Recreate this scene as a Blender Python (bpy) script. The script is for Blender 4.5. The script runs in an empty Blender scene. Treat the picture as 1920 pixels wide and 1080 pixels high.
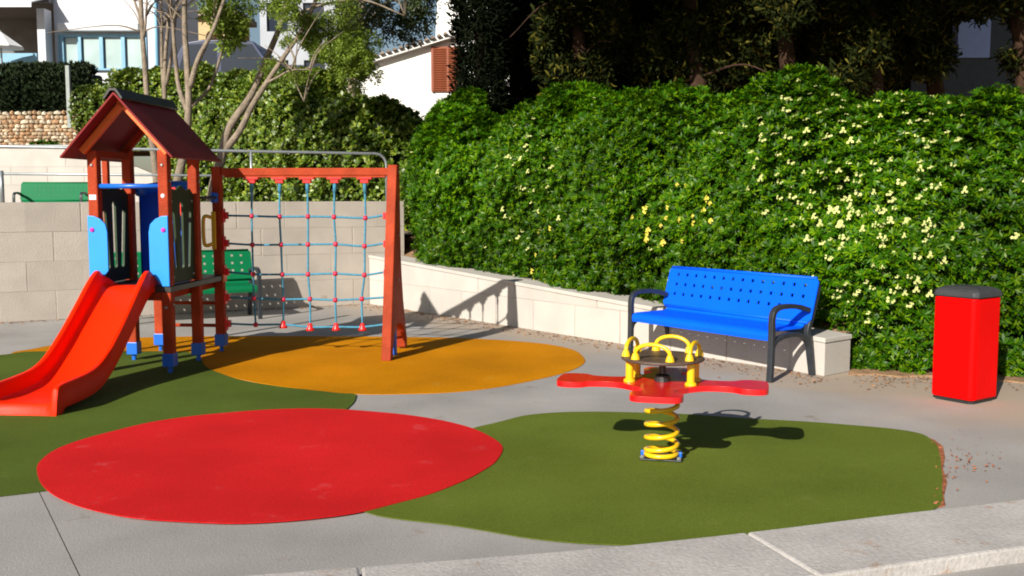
import bpy, bmesh, math, random
import numpy as np
from mathutils import Vector, Matrix, noise
from mathutils.geometry import tessellate_polygon
R = math.radians
random.seed(7); rng = np.random.default_rng(7)
scene = bpy.context.scene
col = scene.collection

# ---------------------------------------------------------------- camera, sky, sun, exposure
FPX, CAMH = 1900.0, 1.6                       # focal length in pixels of a 1920 px wide picture, eye height
PITCH = math.atan(175 / FPX)
cam_d = bpy.data.cameras.new('camera'); cam = bpy.data.objects.new('camera', cam_d); col.objects.link(cam)
cam.location = (0, 0, CAMH); cam.rotation_euler = (math.pi / 2 - PITCH, 0, 0)
cam_d.sensor_width = 36; cam_d.lens = FPX / 1920 * 36; cam_d.clip_end = 600; cam_d.clip_start = 0.05
scene.camera = cam
SUN_EL = R(27.3); SUN_TRAVEL = Vector((0.49, 0.872, 0)).normalized()      # the way the shadows fall
sd = bpy.data.lights.new('sun', 'SUN'); sun = bpy.data.objects.new('sun', sd); col.objects.link(sun)
sd.energy = 5.0; sd.angle = R(0.53); sd.color = (1.0, 0.93, 0.82)
ldir = Vector((SUN_TRAVEL.x * math.cos(SUN_EL), SUN_TRAVEL.y * math.cos(SUN_EL), -math.sin(SUN_EL)))
sun.rotation_euler = ldir.to_track_quat('-Z', 'Y').to_euler()
world = bpy.data.worlds.new('World'); scene.world = world; world.use_nodes = True
wn = world.node_tree.nodes; wl = world.node_tree.links
sky = wn.new('ShaderNodeTexSky'); sky.sky_type = 'NISHITA'; sky.sun_disc = False
sky.sun_elevation = SUN_EL
sky.sun_rotation = math.atan2(-SUN_TRAVEL.x, -SUN_TRAVEL.y)
wl.new(sky.outputs[0], wn['Background'].inputs[0]); wn['Background'].inputs[1].default_value = 0.05
scene.render.engine = 'CYCLES'
scene.cycles.pixel_filter_type = 'BLACKMAN_HARRIS'; scene.cycles.filter_width = 1.9
scene.view_settings.view_transform = 'Standard'; scene.view_settings.look = 'None'
scene.view_settings.exposure = 0.55; scene.view_settings.gamma = 1

# ---------------------------------------------------------------- measuring helpers (photo pixel -> point in the place)
_c, _s = math.cos(PITCH), math.sin(PITCH)
def ray(px, py):
    a = (px - 960) / FPX; b = (540 - py) / FPX
    return Vector((a, _c + b * _s, -_s + b * _c))
def onz(px, py, z=0.0):
    r = ray(px, py); return r * ((z - CAMH) / r.z) + Vector((0, 0, CAMH))
def ony(px, py, Y):
    r = ray(px, py); return r * (Y / r.y) + Vector((0, 0, CAMH))
def smooth_loop(pts, n=6):
    out = []; N = len(pts)
    for i in range(N):
        p0, p1, p2, p3 = (Vector(pts[(i + k - 1) % N]) for k in range(4))
        for j in range(n):
            t = j / n
            out.append(0.5 * ((2 * p1) + (-p0 + p2) * t + (2 * p0 - 5 * p1 + 4 * p2 - p3) * t * t + (-p0 + 3 * p1 - 3 * p2 + p3) * t ** 3))
    return out
def smooth_path(pts, n=6):
    pts = [Vector(p) for p in pts]; q = [2 * pts[0] - pts[1]] + pts + [2 * pts[-1] - pts[-2]]; out = []
    for i in range(1, len(q) - 2):
        p0, p1, p2, p3 = q[i - 1:i + 3]
        for j in range(n):
            t = j / n
            out.append(0.5 * ((2 * p1) + (-p0 + p2) * t + (2 * p0 - 5 * p1 + 4 * p2 - p3) * t * t + (-p0 + 3 * p1 - 3 * p2 + p3) * t ** 3))
    return out + [pts[-1]]

# ---------------------------------------------------------------- materials
MATS = {}
def mat(name, c, rough=0.5, var=0.12, vs=6.0, bump=0.0, bs=60.0, c2=None, f2=0.5, island=0.0, spec=0.5, trans=0.0, metal=0.0, spots=None, detail=4, objrand=0.0, coat=0.0, fine=0.0, fsc=140.0):
    """colour with soft blotches (var, vs), fine relief (bump, bs) and, with c2, a second colour in patches"""
    if name in MATS: return MATS[name]
    m = bpy.data.materials.new(name); m.use_nodes = True; nt = m.node_tree; N = nt.nodes; L = nt.links
    b = N['Principled BSDF']; b.inputs['Roughness'].default_value = rough; b.inputs['Metallic'].default_value = metal
    b.inputs['Specular IOR Level'].default_value = spec; b.inputs['Coat Weight'].default_value = coat
    tc = N.new('ShaderNodeTexCoord'); co = tc.outputs['Object']
    nz = N.new('ShaderNodeTexNoise'); nz.inputs['Scale'].default_value = vs; nz.inputs['Detail'].default_value = detail; L.new(co, nz.inputs['Vector'])
    mr = N.new('ShaderNodeMapRange'); mr.inputs[1].default_value = 0.3; mr.inputs[2].default_value = 0.7
    mr.inputs[3].default_value = 1 - var; mr.inputs[4].default_value = 1 + var; L.new(nz.outputs[0], mr.inputs[0])
    val = mr.outputs[0]
    if fine:
        nf = N.new('ShaderNodeTexNoise'); nf.inputs['Scale'].default_value = fsc; nf.inputs['Detail'].default_value = 3; L.new(co, nf.inputs['Vector'])
        mf = N.new('ShaderNodeMapRange'); mf.inputs[1].default_value = 0.3; mf.inputs[2].default_value = 0.7; mf.inputs[3].default_value = 1 - fine; mf.inputs[4].default_value = 1 + fine; L.new(nf.outputs[0], mf.inputs[0])
        mm = N.new('ShaderNodeMath'); mm.operation = 'MULTIPLY'; L.new(val, mm.inputs[0]); L.new(mf.outputs[0], mm.inputs[1]); val = mm.outputs[0]
    if island or objrand:
        if island:
            g = N.new('ShaderNodeNewGeometry'); src = g.outputs['Random Per Island']; am = island
        else:
            g = N.new('ShaderNodeObjectInfo'); src = g.outputs['Random']; am = objrand
        m2 = N.new('ShaderNodeMapRange'); m2.inputs[3].default_value = 1 - am; m2.inputs[4].default_value = 1 + am; L.new(src, m2.inputs[0])
        mu = N.new('ShaderNodeMath'); mu.operation = 'MULTIPLY'; L.new(val, mu.inputs[0]); L.new(m2.outputs[0], mu.inputs[1]); val = mu.outputs[0]
    cs = None
    if c2:
        n2 = N.new('ShaderNodeTexNoise'); n2.inputs['Scale'].default_value = vs * 0.55; n2.inputs['Detail'].default_value = 5; L.new(co, n2.inputs['Vector'])
        rr = N.new('ShaderNodeMapRange'); rr.inputs[1].default_value = f2 - 0.08; rr.inputs[2].default_value = f2 + 0.08
        if island: L.new(g.outputs['Random Per Island'], rr.inputs[0])
        else: L.new(n2.outputs[0], rr.inputs[0])
        mx = N.new('ShaderNodeMix'); mx.data_type = 'RGBA'; mx.inputs[6].default_value = (*c, 1); mx.inputs[7].default_value = (*c2, 1)
        L.new(rr.outputs[0], mx.inputs[0]); cs = mx.outputs[2]
    if spots:                                                   # (colour, scale, threshold): small worn or dirty marks
        n3 = N.new('ShaderNodeTexNoise'); n3.inputs['Scale'].default_value = spots[1]; n3.inputs['Detail'].default_value = 6; n3.inputs['Roughness'].default_value = 0.65; L.new(co, n3.inputs['Vector'])
        r3 = N.new('ShaderNodeMapRange'); r3.inputs[1].default_value = spots[2]; r3.inputs[2].default_value = spots[2] + 0.1; L.new(n3.outputs[0], r3.inputs[0])
        m3 = N.new('ShaderNodeMix'); m3.data_type = 'RGBA'
        if cs: L.new(cs, m3.inputs[6])
        else: m3.inputs[6].default_value = (*c, 1)
        m3.inputs[7].default_value = (*spots[0], 1); L.new(r3.outputs[0], m3.inputs[0]); cs = m3.outputs[2]
    vm = N.new('ShaderNodeVectorMath'); vm.operation = 'SCALE'
    if cs: L.new(cs, vm.inputs[0])
    else: vm.inputs[0].default_value = c
    L.new(val, vm.inputs['Scale']); L.new(vm.outputs[0], b.inputs['Base Color'])
    if bump:
        nb = N.new('ShaderNodeTexNoise'); nb.inputs['Scale'].default_value = bs; nb.inputs['Detail'].default_value = 6; L.new(co, nb.inputs['Vector'])
        bp = N.new('ShaderNodeBump'); bp.inputs['Strength'].default_value = bump; bp.inputs['Distance'].default_value = 0.02
        L.new(nb.outputs[0], bp.inputs['Height']); L.new(bp.outputs[0], b.inputs['Normal'])
    if trans:
        tr = N.new('ShaderNodeBsdfTranslucent'); L.new(vm.outputs[0], tr.inputs[0])
        ms = N.new('ShaderNodeMixShader'); ms.inputs[0].default_value = trans
        L.new(b.outputs[0], ms.inputs[1]); L.new(tr.outputs[0], ms.inputs[2]); L.new(ms.outputs[0], N['Material Output'].inputs[0])
    MATS[name] = m; return m
def rubber(name, c, wear):
    return mat(name, c, 0.92, 0.17, 0.9, 0.5, 220, spots=(wear, 3.6, 0.615), spec=0.06, detail=12, fine=0.16, fsc=85)

M_conc = mat('concrete', (0.315, 0.302, 0.290), 0.85, 0.16, 1.0, 0.2, 90, spots=((0.22, 0.17, 0.13), 2.6, 0.63), detail=12, spec=0.2, fine=0.08, fsc=60)
M_kerb = mat('kerb_stone', (0.42, 0.40, 0.385), 0.85, 0.17, 2.2, 0.25, 60, fine=0.12, fsc=45, spots=((0.36, 0.24, 0.17), 5.0, 0.60), detail=9, spec=0.2)
def dusty(m):
    # tan dust swept against the foot of the sloping wall: a stain with a ragged edge
    nt = m.node_tree; N = nt.nodes; L = nt.links; b = N['Principled BSDF']; src = b.inputs['Base Color'].links[0].from_socket
    g = N.new('ShaderNodeNewGeometry'); sub = N.new('ShaderNodeVectorMath'); sub.operation = 'SUBTRACT'; L.new(g.outputs['Position'], sub.inputs[0]); sub.inputs[1].default_value = (-2.101, 14.808, 0)
    dt = N.new('ShaderNodeVectorMath'); dt.operation = 'DOT_PRODUCT'; L.new(sub.outputs[0], dt.inputs[0]); dt.inputs[1].default_value = (-0.7755, -0.6313, 0)
    nz = N.new('ShaderNodeTexNoise'); nz.inputs['Scale'].default_value = 1.5; nz.inputs['Detail'].default_value = 8; nz.inputs['Roughness'].default_value = 0.7; L.new(g.outputs['Position'], nz.inputs['Vector'])
    mr = N.new('ShaderNodeMapRange'); mr.inputs[1].default_value = 0.0; mr.inputs[2].default_value = 1.7; mr.inputs[3].default_value = 0.66; mr.inputs[4].default_value = 0.0; L.new(dt.outputs['Value'], mr.inputs[0])
    ad = N.new('ShaderNodeMath'); ad.operation = 'ADD'; L.new(mr.outputs[0], ad.inputs[0]); L.new(nz.outputs[0], ad.inputs[1])
    st = N.new('ShaderNodeMapRange'); st.inputs[1].default_value = 0.72; st.inputs[2].default_value = 1.08; st.inputs[4].default_value = 0.6; L.new(ad.outputs[0], st.inputs[0])
    mx = N.new('ShaderNodeMix'); mx.data_type = 'RGBA'; L.new(st.outputs[0], mx.inputs[0]); L.new(src, mx.inputs[6]); mx.inputs[7].default_value = (0.40, 0.30, 0.21, 1); L.new(mx.outputs[2], b.inputs['Base Color'])
dusty(M_conc)
M_ground = mat('earth', (0.22, 0.15, 0.09), 0.95, 0.3, 3.0, 0.8, 30, detail=8, spec=0.1)
M_soil = mat('reddish_soil', (0.30, 0.19, 0.11), 0.95, 0.3, 8.0, 0.9, 30, detail=8, spec=0.1)
M_block = mat('limestone_block', (0.40, 0.36, 0.318), 0.85, 0.09, 2.6, 0.3, 70, objrand=0.06, detail=8, spec=0.2, spots=((0.28, 0.22, 0.16), 3.0, 0.64))
M_white_block = mat('pale_limestone_block', (0.47, 0.445, 0.41), 0.85, 0.07, 2.6, 0.3, 70, objrand=0.04, detail=8, spec=0.2, spots=((0.47, 0.37, 0.27), 4.0, 0.70))
M_mortar = mat('mortar', (0.37, 0.33, 0.29), 0.9, 0.1, 8, 0.4, 60, spec=0.1)
M_rg = rubber('green_rubber', (0.116, 0.156, 0.021), (0.14, 0.165, 0.035))
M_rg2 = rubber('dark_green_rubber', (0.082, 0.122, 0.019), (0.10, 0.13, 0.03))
M_ro = rubber('orange_rubber', (0.53, 0.205, 0.0008), (0.50, 0.23, 0.02))
M_rr = rubber('red_rubber', (0.61, 0.015, 0.017), (0.60, 0.055, 0.06))
M_rub_edge = mat('terracotta_crumb', (0.33, 0.125, 0.06), 0.95, 0.35, 18, 0.8, 60, detail=8, spec=0.1)
M_red_wood = mat('red_brown_stained_wood', (0.34, 0.045, 0.014), 0.6, 0.22, 5, 0.3, 40, spec=0.12)
M_orange_wood = mat('orange_stained_wood', (0.74, 0.14, 0.012), 0.5, 0.12, 5, 0.15, 40)
M_roof = mat('maroon_roof_panel', (0.20, 0.014, 0.016), 0.55, 0.12, 4, 0.1, 60, spec=0.2)
M_black = mat('black_plastic', (0.018, 0.019, 0.020), 0.45, 0.2, 8, 0.1, 60)
M_iron = mat('dark_cast_iron', (0.022, 0.027, 0.034), 0.45, 0.2, 12, 0.15, 120)
M_slide = mat('orange_red_plastic', (0.90, 0.022, 0.0006), 0.42, 0.06, 3, 0.05, 30, spec=0.12)
M_net_red = mat('red_plastic', (0.72, 0.02, 0.02), 0.35, 0.05, 9)
M_knot = mat('crimson_plastic', (0.50, 0.02, 0.06), 0.4, 0.05, 9)
M_rope = mat('blue_rope', (0.06, 0.27, 0.42), 0.85, 0.2, 40, 0.6, 200)
M_bluepanel = mat('bright_blue_panel', (0.01, 0.27, 0.90), 0.4, 0.04, 4, 0.03, 60)
M_blueplastic = mat('blue_plastic', (0.01, 0.13, 0.62), 0.35, 0.05, 4)
M_blue_shade = mat('shaded_blue_shell', (0.008, 0.075, 0.42), 0.4, 0.08, 4)  # blue plastic with its shade mixed into the colour
M_greenpanel = mat('dark_green_panel', (0.022, 0.045, 0.020), 0.55, 0.12, 6, spec=0.25)
M_bolt = mat('magenta_cap', (0.55, 0.03, 0.38), 0.35, 0.05, 5)
M_yellow = mat('yellow_enamel', (0.82, 0.50, 0.008), 0.32, 0.06, 5, 0.03, 50, coat=0.3)
M_rock_red = mat('red_seat_plastic', (0.70, 0.008, 0.010), 0.3, 0.06, 5, 0.03, 50, coat=0.3)
M_brown = mat('brown_table_plate', (0.085, 0.055, 0.042), 0.5, 0.2, 8, 0.1, 60)
M_bench_blue = mat('blue_painted_steel', (0.001, 0.105, 0.90), 0.45, 0.06, 3, 0.05, 40, spec=0.15)
M_bench_green = mat('green_painted_steel', (0.003, 0.15, 0.055), 0.5, 0.06, 3, 0.03, 60, spec=0.12)
M_bin = mat('red_painted_steel', (0.72, 0.001, 0.001), 0.45, 0.08, 2.2, 0.05, 40, spec=0.08)
M_steel = mat('galvanised_steel', (0.34, 0.37, 0.39), 0.42, 0.1, 15, metal=0.6)
M_white = mat('white_render', (0.80, 0.80, 0.79), 0.8, 0.05, 2, 0.2, 60, detail=7)
M_house = mat('off_white_render', (0.58, 0.60, 0.65), 0.8, 0.06, 2, 0.2, 60, detail=7)
M_teal = mat('blue_window_paint', (0.16, 0.36, 0.52), 0.45, 0.1, 5)
M_glass = mat('window_glass', (0.36, 0.47, 0.47), 0.12, 0.25, 0.8)
M_shade_in = mat('porch_shade_grey', (0.16, 0.16, 0.165), 0.8, 0.15, 3)  # porch shade painted into the wall and ceiling colour
M_canvas = mat('awning_canvas', (0.62, 0.64, 0.68), 0.8, 0.08, 4)
M_shutter = mat('brown_shutter', (0.26, 0.07, 0.03), 0.5, 0.12, 8)
M_tile = mat('old_roof_tile', (0.20, 0.16, 0.13), 0.8, 0.25, 9, 0.3, 50, objrand=0.2)
M_ochre = mat('ochre_render', (0.50, 0.37, 0.20), 0.8, 0.08, 2)
M_car = mat('dark_blue_car_paint', (0.022, 0.034, 0.085), 0.35, 0.05, 3, coat=0.2)
M_carglass = mat('car_glass', (0.02, 0.028, 0.045), 0.15, 0.05, 3)
M_tyre = mat('tyre_rubber', (0.02, 0.02, 0.02), 0.85, 0.1, 9)
M_bark = mat('grey_bark', (0.24, 0.195, 0.15), 0.9, 0.3, 9, 0.9, 45, detail=8, spec=0.1)
M_pinebark = mat('brown_pine_bark', (0.045, 0.026, 0.017), 0.95, 0.35, 9, 1.0, 40, detail=8, spec=0.1)
M_hedge = mat('hedge_leaf', (0.029, 0.100, 0.001), 0.42, 0.42, 0.8, island=0.5, c2=(0.068, 0.130, 0.001), f2=0.72, trans=0.2, spec=0.17)
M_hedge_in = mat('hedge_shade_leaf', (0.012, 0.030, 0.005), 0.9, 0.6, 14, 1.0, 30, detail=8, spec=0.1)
M_bhedge = mat('olive_hedge_leaf', (0.085, 0.150, 0.010), 0.42, 0.35, 0.9, island=0.5, c2=(0.16, 0.20, 0.02), f2=0.75, trans=0.2)
M_treeleaf = mat('light_tree_leaf', (0.17, 0.245, 0.030), 0.45, 0.25, 1.0, island=0.4, trans=0.4, spec=0.25)
M_darkleaf = mat('dark_conifer_leaf', (0.013, 0.019, 0.004), 0.7, 0.5, 0.9, island=0.6, c2=(0.055, 0.050, 0.008), f2=0.84, trans=0.08, spec=0.05)
M_cypress = mat('cypress_leaf', (0.006, 0.009, 0.004), 0.7, 0.4, 1.5, island=0.5, spec=0.04)
M_flower = mat('cream_flower', (0.58, 0.62, 0.22), 0.6, 0.1, 5, objrand=0.15, trans=0.15)
M_flower_y = mat('yellow_flower', (0.66, 0.58, 0.07), 0.6, 0.1, 5, objrand=0.15, trans=0.15)
M_litter = mat('dry_leaf', (0.26, 0.13, 0.06), 0.9, 0.3, 9, island=0.5)
STONES = [mat('rubble_stone_%s' % k, c, 0.9, 0.2, 9, 0.6, 30, objrand=0.25, spec=0.1) for k, c in
          (('tan', (0.47, 0.37, 0.25)), ('rust', (0.42, 0.26, 0.15)), ('pale', (0.56, 0.49, 0.38)))]

# ---------------------------------------------------------------- mesh helpers
class MB:
    def __init__(self): self.v = []; self.f = []
    def add(self, vs, fs):
        o = len(self.v); self.v += [tuple(p) for p in vs]; self.f += [tuple(i + o for i in f) for f in fs]; return self
    def box(self, x0, x1, y0, y1, z0, z1):
        return self.add([(x0, y0, z0), (x1, y0, z0), (x1, y1, z0), (x0, y1, z0), (x0, y0, z1), (x1, y0, z1), (x1, y1, z1), (x0, y1, z1)],
                        [(3, 2, 1, 0), (4, 5, 6, 7), (0, 1, 5, 4), (1, 2, 6, 5), (2, 3, 7, 6), (3, 0, 4, 7)])
    def tube(self, pts, r, n=8, cap=True, closed=False):
        pts = [Vector(p) for p in pts]; N = len(pts); rs = r if isinstance(r, (list, tuple)) else [r] * N
        t0 = (pts[1] - pts[0]).normalized(); up = Vector((0, 0, 1)) if abs(t0.z) < 0.9 else Vector((1, 0, 0))
        a = t0.cross(up).normalized(); vs = []; fs = []
        for i, p in enumerate(pts):
            if closed: t = (pts[(i + 1) % N] - pts[i - 1]).normalized()
            else: t = (pts[min(i + 1, N - 1)] - pts[max(i - 1, 0)]).normalized()
            a = (a - t * a.dot(t)).normalized(); b = t.cross(a)
            for k in range(n):
                g = 2 * math.pi * k / n; vs.append(p + (a * math.cos(g) + b * math.sin(g)) * rs[i])
        for i in range(N if closed else N - 1):
            j = (i + 1) % N
            for k in range(n): fs.append((i * n + k, i * n + (k + 1) % n, j * n + (k + 1) % n, j * n + k))
        if cap and not closed: fs += [tuple(range(n - 1, -1, -1)), tuple((N - 1) * n + k for k in range(n))]
        return self.add(vs, fs)
    def band(self, pts, w, t, b):
        """sweep of a rectangle along a planar path: w across (along unit vector b), t in the plane (number or list)"""
        pts = [Vector(p) for p in pts]; b = Vector(b).normalized(); N = len(pts); vs = []; fs = []
        ts = t if isinstance(t, (list, tuple)) else [t] * N
        for i, p in enumerate(pts):
            tg = (pts[min(i + 1, N - 1)] - pts[max(i - 1, 0)]).normalized(); n = b.cross(tg).normalized()
            for (x, y) in ((-1, -1), (1, -1), (1, 1), (-1, 1)): vs.append(p + b * (x * w / 2) + n * (y * ts[i] / 2))
        for i in range(N - 1):
            for k in range(4): fs.append((i * 4 + k, i * 4 + (k + 1) % 4, i * 4 + 4 + (k + 1) % 4, i * 4 + 4 + k))
        fs += [(3, 2, 1, 0), tuple((N - 1) * 4 + k for k in range(4))]
        return self.add(vs, fs)
    def lathe(self, prof, n=16, c=(0, 0, 0)):
        vs = []; fs = []; c = Vector(c)
        for (r, z) in prof:
            for k in range(n):
                g = 2 * math.pi * k / n; vs.append(c + Vector((r * math.cos(g), r * math.sin(g), z)))
        for i in range(len(prof) - 1):
            for k in range(n): fs.append((i * n + k, i * n + (k + 1) % n, (i + 1) * n + (k + 1) % n, (i + 1) * n + k))
        fs += [tuple(range(n - 1, -1, -1)), tuple((len(prof) - 1) * n + k for k in range(n))]
        return self.add(vs, fs)
    def prism(self, outer, holes, t, frame=None):
        """flat plate with holes: 2D outlines, thickness t along the third axis of frame (a 4x4 matrix)"""
        loops = [outer] + list(holes); flat = [Vector((p[0], p[1], 0)) for l in loops for p in l]
        tris = tessellate_polygon([[Vector((p[0], p[1], 0)) for p in l] for l in loops])
        n = len(flat); vs = [p.copy() for p in flat] + [p + Vector((0, 0, t)) for p in flat]; fs = []
        for a, b, c in tris:
            if (flat[b] - flat[a]).cross(flat[c] - flat[a]).z < 0: b, c = c, b
            fs += [(c, b, a), (a + n, b + n, c + n)]
        o = 0
        for li, l in enumerate(loops):
            k = len(l); ar = sum(l[i][0] * l[(i + 1) % k][1] - l[(i + 1) % k][0] * l[i][1] for i in range(k))
            for i in range(k):
                a, b = o + i, o + (i + 1) % k
                if (ar < 0) != (li > 0): a, b = b, a
                fs.append((a, b, b + n, a + n))
            o += k
        if frame is not None: vs = [frame @ p for p in vs]
        return self.add(vs, fs)
    def mesh(self, name, m, smooth=False):
        me = bpy.data.meshes.new(name); me.from_pydata(self.v, [], self.f); me.update()
        if m: me.materials.append(m)
        if smooth: me.polygons.foreach_set('use_smooth', [True] * len(me.polygons))
        return me
    def build(self, name, m, parent=None, smooth=False, bevel=0.0, seg=2):
        o = bpy.data.objects.new(name, self.mesh(name, m, smooth)); col.objects.link(o); o.parent = parent
        if bevel:
            b = o.modifiers.new('bevel', 'BEVEL'); b.width = bevel; b.segments = seg; b.limit_method = 'ANGLE'; b.angle_limit = R(35)
        if smooth and bevel == 0:
            pass
        return o
def autosmooth(o, ang=35):
    for p in o.data.polygons: p.use_smooth = True
    try: o.data.set_sharp_from_angle(angle=R(ang))
    except Exception: pass
    return o
def tag(o, label=None, cat=None, group=None, kind=None):
    if label: o['label'] = label
    if cat: o['category'] = cat
    if group: o['group'] = group
    if kind: o['kind'] = kind
    return o
def empty(name, loc=(0, 0, 0), rz=0.0):
    o = bpy.data.objects.new(name, None); col.objects.link(o); o.location = loc; o.rotation_euler = (0, 0, rz); o.empty_display_size = 0.2; return o
def inst(name, me, parent, loc, rot=(0, 0, 0), sc=(1, 1, 1)):
    o = bpy.data.objects.new(name, me); col.objects.link(o); o.parent = parent; o.location = loc; o.rotation_euler = rot; o.scale = sc; return o
def copy_tree(o, parent=None):
    c = o.copy(); col.objects.link(c); c.parent = parent
    for ch in list(o.children): copy_tree(ch, c)
    return c
def fast_mesh(name, V, quads, m):
    me = bpy.data.meshes.new(name); nv, nf = len(V), len(quads)
    me.vertices.add(nv); me.vertices.foreach_set('co', np.asarray(V, np.float32).ravel())
    me.loops.add(nf * 4); me.loops.foreach_set('vertex_index', np.asarray(quads, np.int32).ravel())
    me.polygons.add(nf); me.polygons.foreach_set('loop_start', np.arange(0, nf * 4, 4, dtype=np.int32))
    me.update(calc_edges=True); me.materials.append(m); return me
def frames(nrm):
    n = nrm / np.linalg.norm(nrm, axis=1, keepdims=True)
    r = rng.normal(size=n.shape); a = np.cross(n, r); a /= np.linalg.norm(a, axis=1, keepdims=True)
    return np.stack([a, np.cross(n, a), n], axis=2)                # columns: x, y, z = normal
def scatter(name, tv, tq, pos, nrm, sc, m, parent=None):
    """one mesh of a small template (vertices tv, quads tq) repeated at pos, its z axis along nrm"""
    Rm = frames(nrm); k = len(tv)
    V = np.einsum('nij,kj->nki', Rm, tv) * sc[:, None, None] + pos[:, None, :]
    Q = (tq[None] + (np.arange(len(pos)) * k)[:, None, None])
    o = bpy.data.objects.new(name, fast_mesh(name, V.reshape(-1, 3), Q.reshape(-1, 4), m)); col.objects.link(o); o.parent = parent
    return o
def leaf_template(n, ln, w, tilt, droop=0.15, seed=1, base=0.1):
    """n folded leaves round an axis"""
    rs = random.Random(seed); V = []; Q = []
    for i in range(n):
        a = 2 * math.pi * (i * 0.382 + rs.uniform(-.04, .04)); t = tilt + rs.uniform(-.25, .25); l = ln * rs.uniform(.75, 1.1)
        d = Vector((math.cos(a) * math.sin(t), math.sin(a) * math.sin(t), math.cos(t))); s = Vector((-math.sin(a), math.cos(a), 0)); up = d.cross(s) * -1
        o = len(V); h = Vector((0, 0, base * ln * (i / n - 0.5)))
        b = h + d * ln * .08; mid = h + d * l * .6 + up * -.02 * l; tip = h + d * l - Vector((0, 0, droop * l))
        V += [b - s * w * .15, b + s * w * .15, mid + s * w * .5, mid - s * w * .5, tip + s * w * .1, tip - s * w * .1]
        Q += [(o, o + 1, o + 2, o + 3), (o + 3, o + 2, o + 4, o + 5)]
    return np.array(V), np.array(Q)
def wob(p, s, seed=0.0):
    return noise.noise(Vector((p[0] * s + seed, p[1] * s - seed, p[2] * s + 2 * seed)))

# ================================================================ THE SETTING: ground, rubber play surfaces, kerb
base = MB().box(-60, 60, -30, 140, -1.2, -0.36).build('ground', M_ground); tag(base, 'bare ground sheet running under the whole playground', 'ground', kind='structure')
# concrete slabs of the play yard, joints 8 mm wide
yard = empty('pavement'); tag(yard, 'grey concrete pavement of the play yard', 'pavement', kind='structure')
J0 = onz(80, 935); jd = (onz(150, 1080) - J0); ja = math.atan2(jd.y, jd.x)
ux = Vector((math.cos(ja), math.sin(ja), 0)); uy = Vector((-math.sin(ja), math.cos(ja), 0))
W0 = Vector((-6.427, 12.627, 0)); WC = Vector((-2.101, 14.808, 0)); wd = (WC - W0).normalized(); wn_ = Vector((wd.y, -wd.x, 0))     # back wall
S1 = Vector((2.756, 8.843, 0)); sdir = (S1 - WC).normalized(); sn = Vector((sdir.y, -sdir.x, 0))                                  # sloping wall; sn, wn_ face the yard
me_cache = {}
def clip_poly(poly, p, n):                # keep the side where (x-p).n >= 0
    out = []
    for i in range(len(poly)):
        a, b = poly[i], poly[(i + 1) % len(poly)]; da, db = (a - p).dot(n), (b - p).dot(n)
        if da >= 0: out.append(a)
        if (da >= 0) != (db >= 0): out.append(a + (b - a) * (da / (da - db)))
    return out
KERB_PX = [(-260, 1135), (60, 1112), (430, 1080), (700, 1060), (960, 1040), (1135, 1025), (1400, 997), (1685, 962), (1920, 935), (2300, 880)]
kz = 0.07
kerb_out = smooth_path([onz(x, y, kz) for x, y in KERB_PX], 8)
for i in range(-4, 4):
    for j in range(-4, 4):
        a = J0 + ux * (i * 15 + 0.003 - 7.0) + uy * (j * 9.4 + 0.003)
        b = [a, a + ux * 14.994, a + ux * 14.994 + uy * 9.394, a + uy * 9.394]
        b = clip_poly(b, W0 - wn_ * 0.1, wn_)
        if len(b) > 2 and max(q.x for q in b) > -2.1: pass
        b = clip_poly(b, Vector((0, 3.35, 0)), Vector((0, 1, 0))) if len(b) > 2 else b
        b = clip_poly(b, Vector((-14, 0, 0)), Vector((1, 0, 0))) if len(b) > 2 else b
        b = clip_poly(b, Vector((12, 0, 0)), Vector((-1, 0, 0))) if len(b) > 2 else b
        b = clip_poly(b, WC - sn * 0.1, sn) if len(b) > 2 and max((q - S1).dot(sdir) for q in b) < 0.2 else b
        if len(b) < 3: continue
        MB().prism([(p.x, p.y) for p in b], [], 0.12, Matrix.Translation((0, 0, -0.12))).build('slab', M_conc, yard)
joint_bed = MB().box(-14, 12, 3.3, 16, -0.16, -0.125).build('joint_bed', M_ground, yard)

def sheet(name, px, z, m, label, n=6, smooth=True):
    pts = [onz(x, y, 0) for x, y in px]; pts = smooth_loop(pts, n) if smooth else pts
    pts = [p + Vector((wob(p, 3.0, z * 900), wob(p, 3.0, z * 900 + 5), 0)) * 0.014 for p in pts]
    o = MB().prism([(p.x, p.y) for p in pts], [], 0.004, Matrix.Translation((0, 0, z - 0.0035))).build(name, m)
    return tag(o, label, 'play surface', kind='structure')
sheet('rubber_surface', [(60, 655), (20, 664), (60, 690), (200, 720), (330, 700), (400, 700), (450, 712), (540, 727), (640, 738), (740, 740), (860, 735), (960, 722), (1050, 702), (1088, 687), (1095, 672), (1070, 655), (1000, 643), (900, 636), (800, 633), (600, 631), (400, 631), (250, 634), (140, 641)], 0.004, M_ro, 'ochre orange rubber play surface under the climbing net')
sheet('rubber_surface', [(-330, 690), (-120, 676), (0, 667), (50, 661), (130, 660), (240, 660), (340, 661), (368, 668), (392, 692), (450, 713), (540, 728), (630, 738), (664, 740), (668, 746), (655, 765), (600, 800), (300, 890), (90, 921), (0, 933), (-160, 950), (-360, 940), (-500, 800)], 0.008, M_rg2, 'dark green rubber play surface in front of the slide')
sheet('rubber_surface', [(690, 964), (860, 990), (1000, 1012), (1120, 1022), (1280, 1024), (1450, 1010), (1650, 984), (1752, 958), (1766, 920), (1762, 860), (1748, 828), (1700, 810), (1560, 796), (1400, 786), (1250, 777), (1100, 774), (1000, 779), (930, 794), (870, 812), (780, 860), (680, 930)], 0.0085, M_rg, 'olive green rubber play surface around the spring rocker')
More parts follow.
